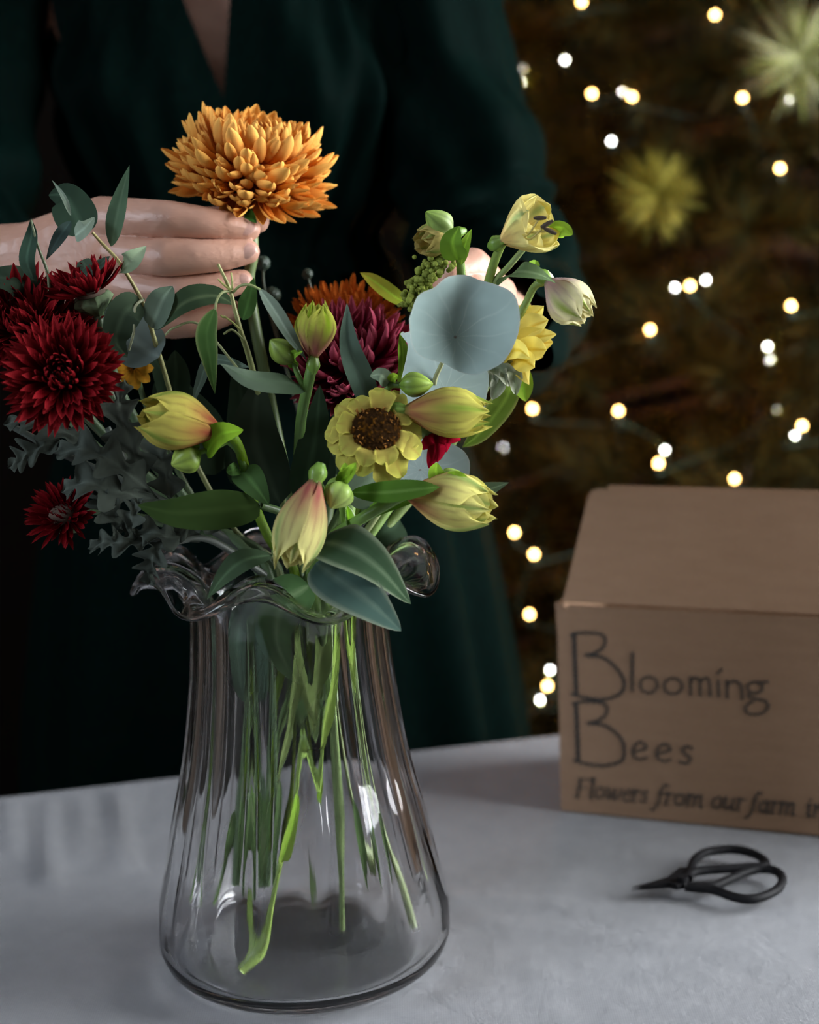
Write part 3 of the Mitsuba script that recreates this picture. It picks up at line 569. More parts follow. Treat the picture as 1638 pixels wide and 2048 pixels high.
red_flower('red chrysanthemum at the upper left edge of the bouquet under the round dark leaf', 40, 655, -.02, (-.1, -.72, .66), .032, 200, 1.6, 22, [at(80, 760, .0), at(200, 900, .01), at(400, 1040, .01), NECK(530, .02), at(485, 1560, .02), at(472, 1770, .02)])
red_flower('largest red chrysanthemum facing forward among the left flowers', 128, 755, -.06, (.05, -.92, .38), .0295, 250, 1.55, 23, [at(150, 800, -.02), at(260, 920, -.01), at(420, 1050, .0), NECK(545, .0), at(512, 1500, .02), at(487, 1770, .02)])
red_flower('red chrysanthemum half hidden behind the largest red one, above it', 110, 668, -.025, (.35, -.55, .75), .026, 110, 1.5, 24, [at(200, 760, .01), at(330, 960, .02), at(450, 1080, .02), NECK(560, .02), at(520, 1400, .03)])
red_flower('dark red chrysanthemum hanging lowest at the left of the vase rim', 128, 1030, -.03, (-.25, -.72, .55), .020, 100, 1.6, 25, [at(170, 1020, -.01), at(300, 1040, .0), at(420, 1075, .0), NECK(540, -.01), at(500, 1380, .01)])
# ------------------------------------------------------------------ large crimson and orange heads in the middle
km = thing('crimson_chrysanthemum', 'big crimson chrysanthemum in the middle of the bouquet behind the upright bud', 'flower')
kc = at(703, 735, .03); kax = unit(V(.12, -.60, .79))
K0, K1, K2 = (.10, .002, .012), (.24, .005, .03), (.60, .16, .22)
pk = [petal_proto(.03, .0021 + .0003 * k, .55 + .35 * k, .9, K0, K1, -.1, n=10, m=7, roll=2.4, point=.6, white=(*K2, .6)) for k in range(4)]
mum(km, kc, kax, 290, .05, 2.0, lambda p: (.55 + .45 * min(p / .8, 1)) * .0285 / .03, .0095, lambda p: pk, lambda p: p * .95 + .12, .10, 31, power=.56, flatten=.8)
part(km, 'flower_centre', ply(trimesh.creation.icosphere(3, .0105).apply_translation(kc), 'm_bark', True))
stem(km, [kc - kax * .01, at(690, 850, .04), at(660, 1000, .03), NECK(640, .02), at(640, 1350, .02), at(600, 1470, .02)], .003, .003, (.09, .14, .05))
ko = thing('burnt_orange_chrysanthemum', 'burnt orange chrysanthemum peeking out behind the crimson one', 'flower')
koc = at(690, 655, .085); pko = [petal_proto(.03, .0022, .6 + .4 * k, .8, (.36, .05, .006), (.55, .15, .02), -.1, roll=2.2, point=.35) for k in range(3)]
mum(ko, koc, V(.02, -.2, .97), 250, .1, 1.75, lambda p: (.5 + .5 * min(p / .8, 1)) * .0195 / .03, .014, lambda p: pko, lambda p: p * .97 + .1, .1, 32, power=.58, flatten=.6)
stem(ko, [koc - V(0, 0, .008), at(680, 800, .08), at(650, 1000, .04), NECK(620, .03), at(600, 1330, .03)], .0028, .0028, (.09, .14, .05))
kt = thing('small_crimson_flower', 'small crimson flower drooping with few petals between zinnia and grey leaf', 'flower')
ktc = at(872, 862, -.052)
for k, (tx, ty, w) in enumerate(((905, 872, .0058), (922, 880, .0048), (893, 905, .0052), (874, 925, .0040), (857, 937, .0036), (838, 900, .0036), (915, 862, .004))):
    part(kt, 'petal', leaf([ktc + V(0, .002 * (k % 2), 0), (ktc + at(tx, ty, -.06)) / 2 + V(.001, -.004, .001), at(tx, ty, -.058 + .003 * (k % 3))], w, prof='obov', col=(.16, .003, .012), tip=(.30, .006, .025), fold=-.5, n=16, m=7, mat='m_mum', seed=k))
part(kt, 'calyx', lathe(at(848, 852, -.046), ktc, [.003, .0055, .006, .005], 'm_stem', (.1, .16, .06), (.14, .2, .08), 14))
stem(kt, [at(848, 852, -.046), at(800, 900, -.03), at(740, 1000, -.01), NECK(680, .01), at(690, 1400, .0)], .002, .0024, (.09, .15, .05))
# ------------------------------------------------------------------ yellow dahlia seen from behind-side
yd = thing('yellow_dahlia', 'bright yellow dahlia seen in profile right of the round grey leaf', 'flower')
yc = at(1006, 712, .0)
Y0, Y1 = (.62, .46, .05), (.84, .74, .20)
for k, (mx, my, tx, ty, w, dY) in enumerate(((1040, 660, 1060, 608, .0075, .012), (1050, 650, 1088, 612, .0062, .0), (1055, 660, 1097, 640, .0068, -.008), (1060, 680, 1113, 668, .0072, -.012), (1055, 700, 1094, 700, .0068, -.018),
                                       (1045, 720, 1070, 735, .0062, -.022), (1040, 730, 1058, 770, .0066, -.014), (1030, 650, 1048, 608, .007, .02), (1050, 690, 1106, 685, .0068, .004), (1035, 700, 1060, 716, .006, -.03), (1030, 680, 1050, 650, .007, .028), (1045, 690, 1085, 715, .007, .015))):
    part(yd, 'petal', leaf([yc, at(mx, my, dY * .8), at(tx, ty, dY)], w, nrm=(-.6, -.75, .3), prof='obov' if k % 3 else 'ovate', col=Y0, tip=Y1, rib=(.58, .42, .06), fold=.35, n=18, m=9, mat='m_petal', seed=k, wave=.0006))
part(yd, 'receptacle', lathe(at(985, 735, .0), yc, [.003, .006, .008, .007], 'm_stem', (.15, .2, .05), (.35, .3, .05), 16))
for k, (mx, my, tx, ty, w) in enumerate(((1010, 745, 1028, 770, .005), (1000, 755, 985, 800, .0045), (1025, 740, 1032, 790, .0042), (985, 750, 978, 775, .004))):
    part(yd, 'sepal', leaf([at(988, 735, -.003), at(mx, my, -.012), at(tx, ty, -.008)], w, prof='strap', col=(.16, .20, .13), tip=(.25, .28, .18), margin=(.42, .44, .34), fold=.5, n=16, m=7, seed=k, wave=.0008))
stem(yd, [at(985, 735, .0), at(960, 790, .01), at(860, 950, .02), at(750, 1080, .015), NECK(690, .02), at(690, 1400, .01), at(735, 1600, .005), at(800, 1760, .0), at(832, 1862, -.004)], .0026, .0022, (.13, .19, .06), (.15, .19, .07))
hang(yd, [at(1030, 735, .0), at(1045, 770, -.004), at(1052, 803, .0)], .0062, prof='ovate', col=(.12, .24, .02), tip=(.24, .38, .04), fold=.3)
hang(yd, [at(1032, 745, .004), at(1010, 800, .0), at(960, 865, .004), at(925, 895, .01)], .0072, col=(.14, .22, .03), tip=(.10, .17, .03), fold=.35, margin=(.3, .34, .1))

# ------------------------------------------------------------------ alstroemeria stems
GR = 'alstroemeria stems'
def alst(label): return thing('alstroemeria', label, 'flower')
s1 = alst('alstroemeria with a green and rose bud pointing straight up before the crimson bloom')
floret(s1, at(627, 716, -.045), at(633, 612, -.045), .0092, .15, body=(.36, .42, .05), blush=(.46, .16, .15), tipc=(.50, .52, .10), seed=.4)
bud(s1, at(586, 722, -.042), at(541, 680, -.048), .0062, (.09, .12, .03), (.22, .34, .04))
hang(s1, [at(588, 735, -.04), at(586, 712, -.048), at(606, 702, -.052)], .0032, prof='ovate', col=(.16, .30, .03), fold=.5)
stem(s1, [at(627, 720, -.045), at(618, 760, -.043), at(602, 840, -.035), at(596, 930, -.02), at(592, 1010, -.01), NECK(610, .0), at(600, 1330, .01), at(540, 1500, .02), at(490, 1630, .025), at(440, 1720, .02), at(388, 1812, .012)], .0027, .0024, (.10, .20, .04), (.10, .17, .05))
stem(s1, [at(586, 724, -.042), at(598, 755, -.042), at(610, 780, -.042)], .0013, .0016)
hang(s1, [at(612, 778, -.04), at(575, 765, -.05), at(500, 757, -.06), at(440, 727, -.062)], .0068, nrm=(0, -.75, .65), col=(.05, .09, .045), tip=(.14, .19, .14), fold=-.2, twist=.5, rib=(.10, .15, .08))
s2 = alst('alstroemeria with a large yellow and rust bloom pointing left above the vase')
floret(s2, at(440, 862, -.06), at(288, 828, -.072), .0132, .42, body=(.50, .44, .08), blush=(.30, .075, .045), tipc=(.62, .56, .14), seed=1.1)
bud(s2, at(398, 905, -.06), at(343, 930, -.066), .0072, (.13, .22, .03), (.30, .42, .06))
hang(s2, [at(412, 905, -.058), at(440, 870, -.07), at(487, 860, -.066)], .0068, prof='ovate', nrm=(.2, -.8, .5), col=(.13, .26, .02), tip=(.20, .36, .03), fold=.3)
hang(s2, [at(400, 893, -.058), at(375, 890, -.063), at(352, 882, -.06)], .0028, col=(.12, .24, .03), fold=.3)
stem(s2, [at(398, 905, -.06), at(430, 895, -.056), at(455, 882, -.055)], .0013, .0015, (.14, .25, .04))
stem(s2, [at(440, 862, -.06), at(470, 880, -.055), at(488, 930, -.045), at(500, 985, -.035), at(540, 1080, -.02), NECK(590, -.01), at(575, 1300, .0), at(520, 1500, .01), at(500, 1700, .01)], .0026, .0024, (.12, .23, .05), (.08, .15, .05))
stem(s2, [at(455, 880, -.055), at(478, 905, -.05), at(492, 950, -.045)], .0018, .0018, (.12, .23, .05))
hang(s2, [at(478, 938, -.045), at(465, 940, -.052), at(453, 944, -.05)], .0035, prof='ovate', col=(.12, .25, .07), fold=.3)
hang(s2, [at(482, 940, -.045), at(505, 965, -.056), at(538, 1010, -.058)], .0076, prof='ovate', nrm=(.1, -.9, .4), col=(.075, .15, .05), tip=(.06, .12, .045), fold=.25)
s3 = alst('alstroemeria with a cream and mauve bloom hanging down over the vase rim')
floret(s3, at(632, 958, -.082), at(580, 1125, -.096), .0118, .38, body=(.56, .52, .14), blush=(.32, .10, .10), tipc=(.78, .74, .36), seed=2.3)
bud(s3, at(690, 968, -.076), at(662, 1016, -.084), .0068, (.20, .34, .05), (.40, .52, .14))
for a_, b_, w_ in (((676, 968), (712, 925), .0035), ((684, 960), (690, 925), .003), ((650, 985), (636, 1003), .003)):
    hang(s3, [at(*a_, -.074), at((a_[0] + b_[0]) / 2 + 3, (a_[1] + b_[1]) / 2, -.08), at(*b_, -.078)], w_, prof='ovate', col=(.20, .36, .03), fold=.4)
stem(s3, [at(632, 960, -.08), at(650, 985, -.07), at(672, 965, -.066), at(690, 1040, -.04), at(693, 1110, -.02), NECK(690, -.01), at(684, 1330, -.015), at(640, 1450, -.02), at(600, 1600, -.022), at(562, 1710, -.025), at(530, 1800, -.03), at(515, 1905, -.036), at(486, 1945, -.04)], .0020, .0025, (.17, .30, .05), (.20, .30, .05))
hang(s3, [at(698, 1170, -.012), at(690, 1260, -.02), at(668, 1370, -.026), at(635, 1480, -.028), at(618, 1500, -.026)], .0046, nrm=(.6, -.75, .2), prof='strap', col=(.12, .21, .035), tip=(.20, .29, .06), rib=(.24, .33, .09), fold=.5, twist=.5)
hang(s3, [at(610, 1580, -.022), at(590, 1640, -.03), at(566, 1710, -.03), at(560, 1725, -.028)], .0042, nrm=(.5, -.8, .2), prof='strap', col=(.16, .30, .03), tip=(.26, .38, .06), fold=.4)
hang(s3, [at(694, 1010, -.045), at(700, 1080, -.058), at(690, 1125, -.06)], .0060, nrm=(.8, -.6, 0), prof='strap', col=(.10, .22, .03), tip=(.2, .34, .04), margin=(.5, .55, .4), fold=.3)
s4 = alst('alstroemeria with a long yellow and russet bloom pointing right above the zinnia')
floret(s4, at(806, 822, -.06), at(976, 828, -.062), .0114, .22, body=(.46, .44, .06), blush=(.34, .15, .08), tipc=(.62, .58, .16), seed=3.2)
bud(s4, at(800, 770, -.056), at(866, 768, -.06), .0058, (.10, .20, .02), (.28, .40, .06))
hang(s4, [at(778, 768, -.054), at(762, 750, -.06), at(740, 752, -.056)], .004, prof='ovate', col=(.18, .24, .16), fold=.3)
hang(s4, [at(782, 765, -.054), at(786, 755, -.058), at(796, 750, -.056)], .0026, prof='ovate', col=(.24, .40, .03), fold=.4)
stem(s4, [at(808, 822, -.06), at(790, 826, -.055), at(768, 850, -.045), at(740, 930, -.02), at(700, 1060, .0), NECK(660, .005), at(640, 1330, .0), at(608, 1500, .01), at(560, 1700, .012)], .0026, .0024, (.10, .18, .03), (.10, .17, .05))
stem(s4, [at(800, 770, -.056), at(780, 772, -.054), at(766, 800, -.05), at(760, 845, -.042)], .0016, .0018, (.08, .15, .03))
s5 = alst('alstroemeria with the lowest yellow bloom pointing right beyond the vase rim')
floret(s5, at(812, 986, -.07), at(980, 1015, -.078), .0132, .35, body=(.54, .52, .10), blush=(.36, .15, .09), tipc=(.76, .72, .30), seed=4.6)
hang(s5, [at(700, 985, -.06), at(770, 985, -.078), at(840, 978, -.086), at(880, 974, -.086)], .0058, nrm=(0, -.9, .35), col=(.06, .14, .02), tip=(.07, .15, .02), fold=.25, rib=(.12, .22, .05))
hang(s5, [at(880, 965, -.072), at(872, 945, -.075), at(874, 925, -.072)], .0042, prof='ovate', col=(.20, .36, .03), fold=.2)
bud(s5, at(890, 968, -.066), at(922, 944, -.066), .0056, (.16, .27, .04), (.24, .36, .07))
hang(s5, [at(890, 962, -.074), at(915, 955, -.08), at(940, 962, -.078)], .0034, prof='ovate', col=(.22, .38, .03), fold=.3)
hang(s5, [at(905, 1000, -.05), at(960, 985, -.055), at(1018, 965, -.056)], .0052, nrm=(0, -.8, .5), col=(.09, .13, .09), tip=(.07, .11, .07), fold=.2)
stem(s5, [at(812, 986, -.07), at(770, 1010, -.066), at(715, 1042, -.058), at(660, 1078, -.03), NECK(625, -.01), at(640, 1250, -.005), at(665, 1400, .0), at(677, 1480, .004)], .0028, .0026, (.13, .25, .04), (.12, .2, .05))
hang(s5, [at(720, 1040, -.05), at(780, 1010, -.06), at(840, 1000, -.062)], .0058, nrm=(0, -.7, .7), col=(.11, .24, .03), fold=.3)
s6 = alst('tall alstroemeria at the upper right with an open pale yellow flower and a pink bud')
floret(s6, at(1004, 482, -.02), at(1088, 440, -.032), .0112, .9, body=(.70, .62, .22), blush=(.58, .42, .16), tipc=(.82, .74, .34), seed=5.1, spread=.22)
for k, (bx, by, tx, ty) in enumerate(((1060, 478, 1094, 448), (1055, 470, 1080, 436), (1062, 465, 1100, 462))):
    stem(s6, [at(1040, 465, -.034), at(bx, by, -.046), at(tx, ty, -.05)], .0005, .0005, (.45, .36, .08), name='filament')
    d_ = V(.006, -.0008, .003 - .003 * k); part(s6, 'anther', lathe(at(tx, ty, -.05) - d_ * .5, at(tx, ty, -.05) + d_ * .5, [.0006, .0011, .0011, .0006], 'm_stem', (.05, .035, .02), (.05, .035, .02), 8))
hang(s6, [at(1102, 455, -.02), at(1122, 455, -.032), at(1145, 470, -.03)], .0058, prof='ovate', nrm=(-.1, -.85, -.5), col=(.20, .36, .03), tip=(.26, .42, .04), fold=.35)
floret(s6, at(1094, 562, -.01), at(1172, 632, -.024), .0108, .3, body=(.62, .58, .30), blush=(.62, .42, .48), tipc=(.74, .70, .44), seed=6.0)
hang(s6, [at(995, 572, -.01), at(1030, 545, -.03), at(1075, 548, -.034), at(1112, 566, -.03)], .0068, nrm=(0, -.6, .8), col=(.09, .15, .06), tip=(.08, .12, .06), rib=(.14, .2, .1), fold=.2)
bud(s6, at(1088, 560, .0), at(1094, 540, .0), .0042, (.3, .36, .2), (.5, .5, .4))
hang(s6, [at(1060, 540, .0), at(1068, 530, -.004), at(1071, 520, .0)], .0034, prof='ovate', col=(.18, .32, .04), fold=.3)
stem(s6, [at(1005, 484, -.02), at(990, 520, -.012), at(975, 570, .0), at(940, 700, .01), at(850, 900, .02), at(740, 1070, .01), NECK(670, .02), at(650, 1400, .012)], .0022, .0026, (.22, .32, .07), (.10, .17, .05))
stem(s6, [at(1052, 492, -.02), at(1020, 530, -.012), at(985, 570, .0), at(960, 640, .006)], .0016, .0016, (.24, .32, .12))
stem(s6, [at(1096, 562, -.01), at(1070, 572, -.006), at(1050, 610, .0), at(1010, 680, .006), at(940, 720, .012)], .0020, .002, (.18, .27, .07))
s7 = alst('alstroemeria with a faded brownish flower and a green bud above the round grey leaf')
floret(s7, at(905, 468, .0), at(842, 486, -.008), .0078, .7, body=(.48, .40, .14), blush=(.40, .26, .10), tipc=(.55, .46, .16), seed=7.2)
bud(s7, at(902, 462, -.004), at(852, 424, -.012), .0060, (.30, .38, .16), (.22, .36, .05))
hang(s7, [at(915, 520, -.01), at(905, 485, -.02), at(918, 452, -.022)], .0066, prof='ovate', nrm=(-.2, -.95, .1), col=(.16, .30, .03), tip=(.12, .25, .03), fold=.25)
hang(s7, [at(922, 530, -.008), at(930, 490, -.012), at(943, 458, -.008)], .0030, col=(.18, .32, .03), fold=.3)
stem(s7, [at(905, 466, .0), at(915, 495, -.003), at(922, 545, .0), at(920, 640, .01), at(860, 800, .02), at(740, 1050, .02), NECK(660, .03), at(640, 1370, .03)], .0022, .0024, (.20, .32, .06), (.1, .17, .05))
# ------------------------------------------------------------------ zinnia
zn = thing('zinnia', 'lime and tan zinnia with a dark brown centre in the front of the bouquet', 'flower')
zc = at(752, 866, -.066); zax = unit(V(.05, -.82, .56))
ze1 = unit(np.cross(V(0, 0, 1), zax)); ze2 = np.cross(zax, ze1)
r_ = np.random.default_rng(5)
for ly, (cnt, ln_, lift) in enumerate(((13, .0180, .10), (8, .0140, .40))):
    for k in range(cnt):
        a_ = 2 * np.pi * (k + .5 * ly) / cnt + r_.normal(0, .1); L_ = ln_ * (1 + r_.normal(0, .07)); d_ = math.cos(a_) * ze1 + math.sin(a_) * ze2
        li = lift + r_.normal(0, .12)
        p0 = zc + d_ * .0055; p1 = zc + d_ * (.0055 + L_ * .55) + zax * L_ * li * .7; p2 = zc + d_ * (.0055 + L_) + zax * L_ * (li - .25 - .2 * (math.sin(a_) < -.3))
        part(zn, 'petal', leaf([p0, p1, p2], (.0076 - .0012 * ly) * (1 + r_.normal(0, .1)), nrm=zax, prof='round', col=(.34, .17, .06), tip=(.52, .53, .07), rib=(.44, .36, .08), margin=(.66, .62, .16), fold=.12, n=20, m=9, mat='m_petal', seed=k, wave=.0007))
cm = trimesh.creation.icosphere(5, .0122); cv = cm.vertices.copy(); cv[:, 2] *= .55
nn_ = cv / np.linalg.norm(cv, axis=1, keepdims=True); bm = nfbm(cv * 900, 2)
cm.vertices = cv + nn_ * (.0022 * (bm - .5))[:, None]; cm.apply_transform(frame(zc + zax * .0015, ze1, ze2, zax))
part(zn, 'flower_centre', ply(cm, 'm_matte', True, color=np.clip(np.array((.016, .006, .005)) + np.array((.07, .026, .008)) * np.clip((bm - .52) * 4, 0, 1)[:, None], 0, 1)), 'dark brown bristly flower centre')
for k in range(46):
    a_ = r_.uniform(0, 6.283); rr_ = .0122 * (.72 + .3 * r_.random()); p0 = zc + (math.cos(a_) * ze1 + math.sin(a_) * ze2) * rr_ * .9 + zax * .002
    p1 = p0 + zax * r_.uniform(.003, .006) + (math.cos(a_) * ze1 + math.sin(a_) * ze2) * r_.uniform(-.002, .002)
    part(zn, 'floret', tube([p0, (p0 + p1) / 2, p1 + V(r_.normal(0, .0008), 0, r_.normal(0, .0008))], [.00035, .0003], 'm_matte', (.06, .02, .01), (.30, .13, .03), 4, 6))
part(zn, 'calyx', lathe(zc - zax * .012, zc, [.0042, .0075, .0085, .006], 'm_stem', (.13, .22, .05), (.2, .28, .07), 16, .06, 8))
stem(zn, [zc - zax * .010, at(722, 915, -.042), at(704, 965, -.034), at(690, 1060, -.022), at(682, 1150, -.006), at(668, 1300, .0), at(672, 1450, .002), at(677, 1600, .006), at(672, 1866, .008)], .0042, .0036, (.22, .34, .10), (.14, .20, .07))

# ------------------------------------------------------------------ eucalyptus and other foliage
def disc_leaf(parent, ctr, pts, Y, cup, col, seed=0, tilt=(0, 0), name='leaf'):
    P2 = catmull(np.array([(x, y, 0) for x, y in pts + pts[:1]], float), 193)[:192, :2]; nr_ = 26; G = []; C = []
    span = max(np.ptp(P2[:, 0]), np.ptp(P2[:, 1])) / 2
    for i in range(nr_):
        q = i / (nr_ - 1); P = np.array(ctr) + (P2 - np.array(ctr)) * max(q, .004); P = np.vstack([P, P[:1]])
        X, Yp = (P[:, 0] - ctr[0]) / span, (P[:, 1] - ctr[1]) / span; ang = np.arctan2(Yp, X); rr = np.hypot(X, Yp)
        dY = cup(X, Yp) + .0009 * np.sin(ang * 5 + seed) * q**3 + tilt[0] * X + tilt[1] * Yp
        G.append([at(x, y, Y + d_) for (x, y), d_ in zip(P, dY)])
        vein = np.clip(np.maximum(np.cos(ang * 11 + seed + 1.1 * np.sin(ang * 2) + .5 * np.sin(q * 9 + ang * 3)), 0)**26, 0, 1) * np.clip(1.1 - q, 0, 1) * (q > .03)
        c = np.array(col) * (1 + .25 * (nfbm(np.stack([X * 3, Yp * 3, 0 * X], 1), 3, seed=int(seed)) - .5))[:, None]
        c = c * (1 - .4 * vein[:, None]) + np.array((.44, .52, .50)) * .4 * vein[:, None]
        if i == nr_ - 1: c = c * .7 + np.array((.42, .40, .36)) * .3
        if i == 0: c = c * 0 + np.array((.10, .06, .04))
        C.append(c)
    return part(parent, name, sheet(np.array(G), np.array(C), 'm_leaf'))
ro = thing('silver_dollar_eucalyptus', 'eucalyptus sprig with three large round blue-grey leaves right of the crimson bloom', 'foliage')
disc_leaf(ro, (910, 675), [(818, 638), (824, 690), (845, 715), (885, 726), (915, 742), (948, 750), (975, 742), (1008, 722), (1032, 680), (1040, 640), (1034, 600), (1020, 582), (995, 570), (960, 560), (930, 550), (895, 554), (868, 575), (836, 592)], -.062,
          lambda x, y: -.024 * np.clip(x, 0, 2)**1.7 - .012 * np.clip(-x, 0, 2)**1.5 - .009 * np.clip(y, 0, 2)**1.5 - .004 * np.clip(-y, 0, 2)**2, (.235, .315, .295), 1.0, (.011, -.010))
disc_leaf(ro, (890, 780), [(800, 668), (808, 665), (815, 700), (800, 780), (808, 850), (830, 862), (880, 872), (930, 870), (962, 855), (972, 800), (976, 745), (940, 690), (890, 670), (840, 660)], -.040,
          lambda x, y: -.006 * np.clip(-x, 0, 2)**2 - .005 * np.clip(x, 0, 2)**2, (.25, .325, .32), 2.0, (.008, -.006))
disc_leaf(ro, (840, 940), [(740, 955), (762, 982), (800, 992), (850, 985), (900, 980), (932, 965), (940, 930), (930, 905), (908, 890), (870, 880), (820, 880), (770, 900)], -.030,
          lambda x, y: -.006 * np.clip(x, 0, 2)**2 + .003 * y, (.25, .32, .32), 3.0, (.006, -.008))
hang(ro, [at(802, 775, -.035), at(806, 720, -.042), at(802, 664, -.040)], .0028, nrm=(.4, -.9, 0), prof='strap', col=(.16, .28, .03), fold=.2)
hang(ro, [at(690, 1000, -.05), at(740, 965, -.045), at(762, 940, -.04)], .011, prof='ovate', nrm=(0, -.9, .4), col=(.11, .15, .10), fold=.1)
stem(ro, [at(910, 675, -.060), at(880, 735, -.046), at(868, 770, -.040), at(862, 850, -.02), at(800, 960, -.005), at(720, 1080, .0), NECK(665, .01), at(680, 1400, .01), at(700, 1480, .01)], .0009, .0022, (.30, .30, .16), (.12, .17, .06))
we = thing('willow_eucalyptus', 'eucalyptus sprig with narrow grey-green leaves rising before the held hand', 'foliage')
wY = -.022
stem(we, [at(185, 465, wY), at(205, 488, wY), at(235, 520, wY), at(268, 572, wY), at(290, 615, wY), at(305, 665, wY + .004), at(320, 715, wY + .008), at(380, 900, .0), at(470, 1060, .0), NECK(560, .01), at(540, 1400, .015)], .0007, .0016, (.36, .30, .12), (.12, .17, .06))
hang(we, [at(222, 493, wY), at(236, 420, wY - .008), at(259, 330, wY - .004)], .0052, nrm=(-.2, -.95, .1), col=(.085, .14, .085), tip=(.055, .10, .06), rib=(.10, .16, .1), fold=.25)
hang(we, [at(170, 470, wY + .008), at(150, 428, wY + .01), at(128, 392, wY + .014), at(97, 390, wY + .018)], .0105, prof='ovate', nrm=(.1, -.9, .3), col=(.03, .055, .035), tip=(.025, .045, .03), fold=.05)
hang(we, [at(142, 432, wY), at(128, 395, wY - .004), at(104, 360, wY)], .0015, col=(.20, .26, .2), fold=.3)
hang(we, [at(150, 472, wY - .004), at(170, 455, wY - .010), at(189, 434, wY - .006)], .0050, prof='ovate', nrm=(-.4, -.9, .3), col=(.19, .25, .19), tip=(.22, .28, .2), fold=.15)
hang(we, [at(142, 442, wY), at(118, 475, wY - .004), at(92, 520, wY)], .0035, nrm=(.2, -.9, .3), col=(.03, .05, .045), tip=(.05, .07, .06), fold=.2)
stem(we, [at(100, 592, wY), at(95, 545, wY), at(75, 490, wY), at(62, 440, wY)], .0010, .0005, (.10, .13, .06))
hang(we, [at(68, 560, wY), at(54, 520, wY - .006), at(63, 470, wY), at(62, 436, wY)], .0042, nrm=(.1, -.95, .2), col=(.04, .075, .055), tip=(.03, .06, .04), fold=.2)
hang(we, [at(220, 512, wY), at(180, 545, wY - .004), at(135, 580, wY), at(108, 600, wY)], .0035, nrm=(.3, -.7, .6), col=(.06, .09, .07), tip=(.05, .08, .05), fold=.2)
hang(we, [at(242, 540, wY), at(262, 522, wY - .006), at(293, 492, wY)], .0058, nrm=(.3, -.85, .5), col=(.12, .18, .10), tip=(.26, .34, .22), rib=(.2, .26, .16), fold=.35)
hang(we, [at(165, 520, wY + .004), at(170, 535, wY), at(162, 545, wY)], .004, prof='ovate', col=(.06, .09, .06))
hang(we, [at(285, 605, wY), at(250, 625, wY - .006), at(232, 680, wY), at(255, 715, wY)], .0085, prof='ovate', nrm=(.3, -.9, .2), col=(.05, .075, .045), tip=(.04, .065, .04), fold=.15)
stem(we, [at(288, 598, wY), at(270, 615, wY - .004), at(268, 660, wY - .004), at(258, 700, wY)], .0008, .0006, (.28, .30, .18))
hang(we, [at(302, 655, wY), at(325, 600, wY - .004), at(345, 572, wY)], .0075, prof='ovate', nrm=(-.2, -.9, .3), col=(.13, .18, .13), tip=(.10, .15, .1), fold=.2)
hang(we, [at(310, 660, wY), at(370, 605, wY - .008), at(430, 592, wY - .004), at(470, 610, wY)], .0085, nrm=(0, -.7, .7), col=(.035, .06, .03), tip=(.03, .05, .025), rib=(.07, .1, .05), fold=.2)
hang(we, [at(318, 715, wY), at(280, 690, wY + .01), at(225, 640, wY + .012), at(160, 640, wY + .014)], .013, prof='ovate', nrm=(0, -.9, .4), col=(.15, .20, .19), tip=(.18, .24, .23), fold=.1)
me = thing('young_eucalyptus', 'eucalyptus tip with two branching shoots and hanging leaves left of the upright bud', 'foliage')
eY = -.04
stem(me, [at(436, 528, eY), at(458, 575, eY), at(470, 620, eY), at(482, 665, eY), at(497, 710, eY + .004), at(520, 800, eY + .015), at(560, 980, -.01), NECK(590, .015), at(560, 1350, .02)], .0007, .0022, (.32, .32, .12), (.10, .16, .05))
for L_ in ([(462, 580), (448, 570), (436, 558)], [(464, 580), (464, 562), (462, 545)], [(481, 660), (465, 645), (448, 632)], [(452, 634), (446, 634), (441, 630)]):
    stem(me, [at(x, y, eY - .002) for x, y in L_], .0006, .0004, (.32, .34, .10), name='shoot')
stem(me, [at(462, 582), ] if False else [at(462, 582, eY), at(445, 585, eY - .004), at(434, 600, eY - .006), at(430, 622, eY - .006)], .0007, .0006, (.26, .30, .12), name='shoot')
hang(me, [at(430, 616, eY - .006), at(414, 665, eY - .012), at(420, 720, eY - .012), at(430, 788, eY - .006)], .0058, nrm=(-.2, -.95, .1), col=(.06, .13, .03), tip=(.05, .11, .03), margin=(.2, .26, .1), rib=(.08, .16, .05), fold=.2)
stem(me, [at(466, 585, eY), at(480, 572, eY - .004), at(500, 570, eY - .006), at(522, 580, eY - .006)], .0007, .0006, (.26, .32, .12), name='shoot')
hang(me, [at(518, 576, eY - .006), at(548, 620, eY - .01), at(585, 680, eY - .012), at(614, 722, eY - .004)], .0042, nrm=(.3, -.8, .5), col=(.16, .21, .17), tip=(.12, .17, .12), fold=.3)
hang(me, [at(485, 640, eY + .01), at(498, 600, eY + .006), at(508, 555, eY + .01)], .0052, nrm=(-.3, -.9, .1), col=(.045, .10, .025), tip=(.05, .11, .03), fold=.2)
stem(me, [at(488, 680, eY), at(465, 660, eY - .004), at(447, 668, eY - .004)], .0006, .0005, (.26, .30, .12), name='shoot')
stem(me, [at(478, 740, eY + .01), at(400, 650, eY + .012), at(350, 655, eY + .012), at(330, 670, eY + .012)], .0007, .0005, (.26, .30, .14), name='shoot')
hang(me, [at(500, 735, eY + .01), at(425, 720, eY + .016), at(398, 770, eY + .016), at(385, 810, eY + .016)], .0032, col=(.12, .18, .14), fold=.2)
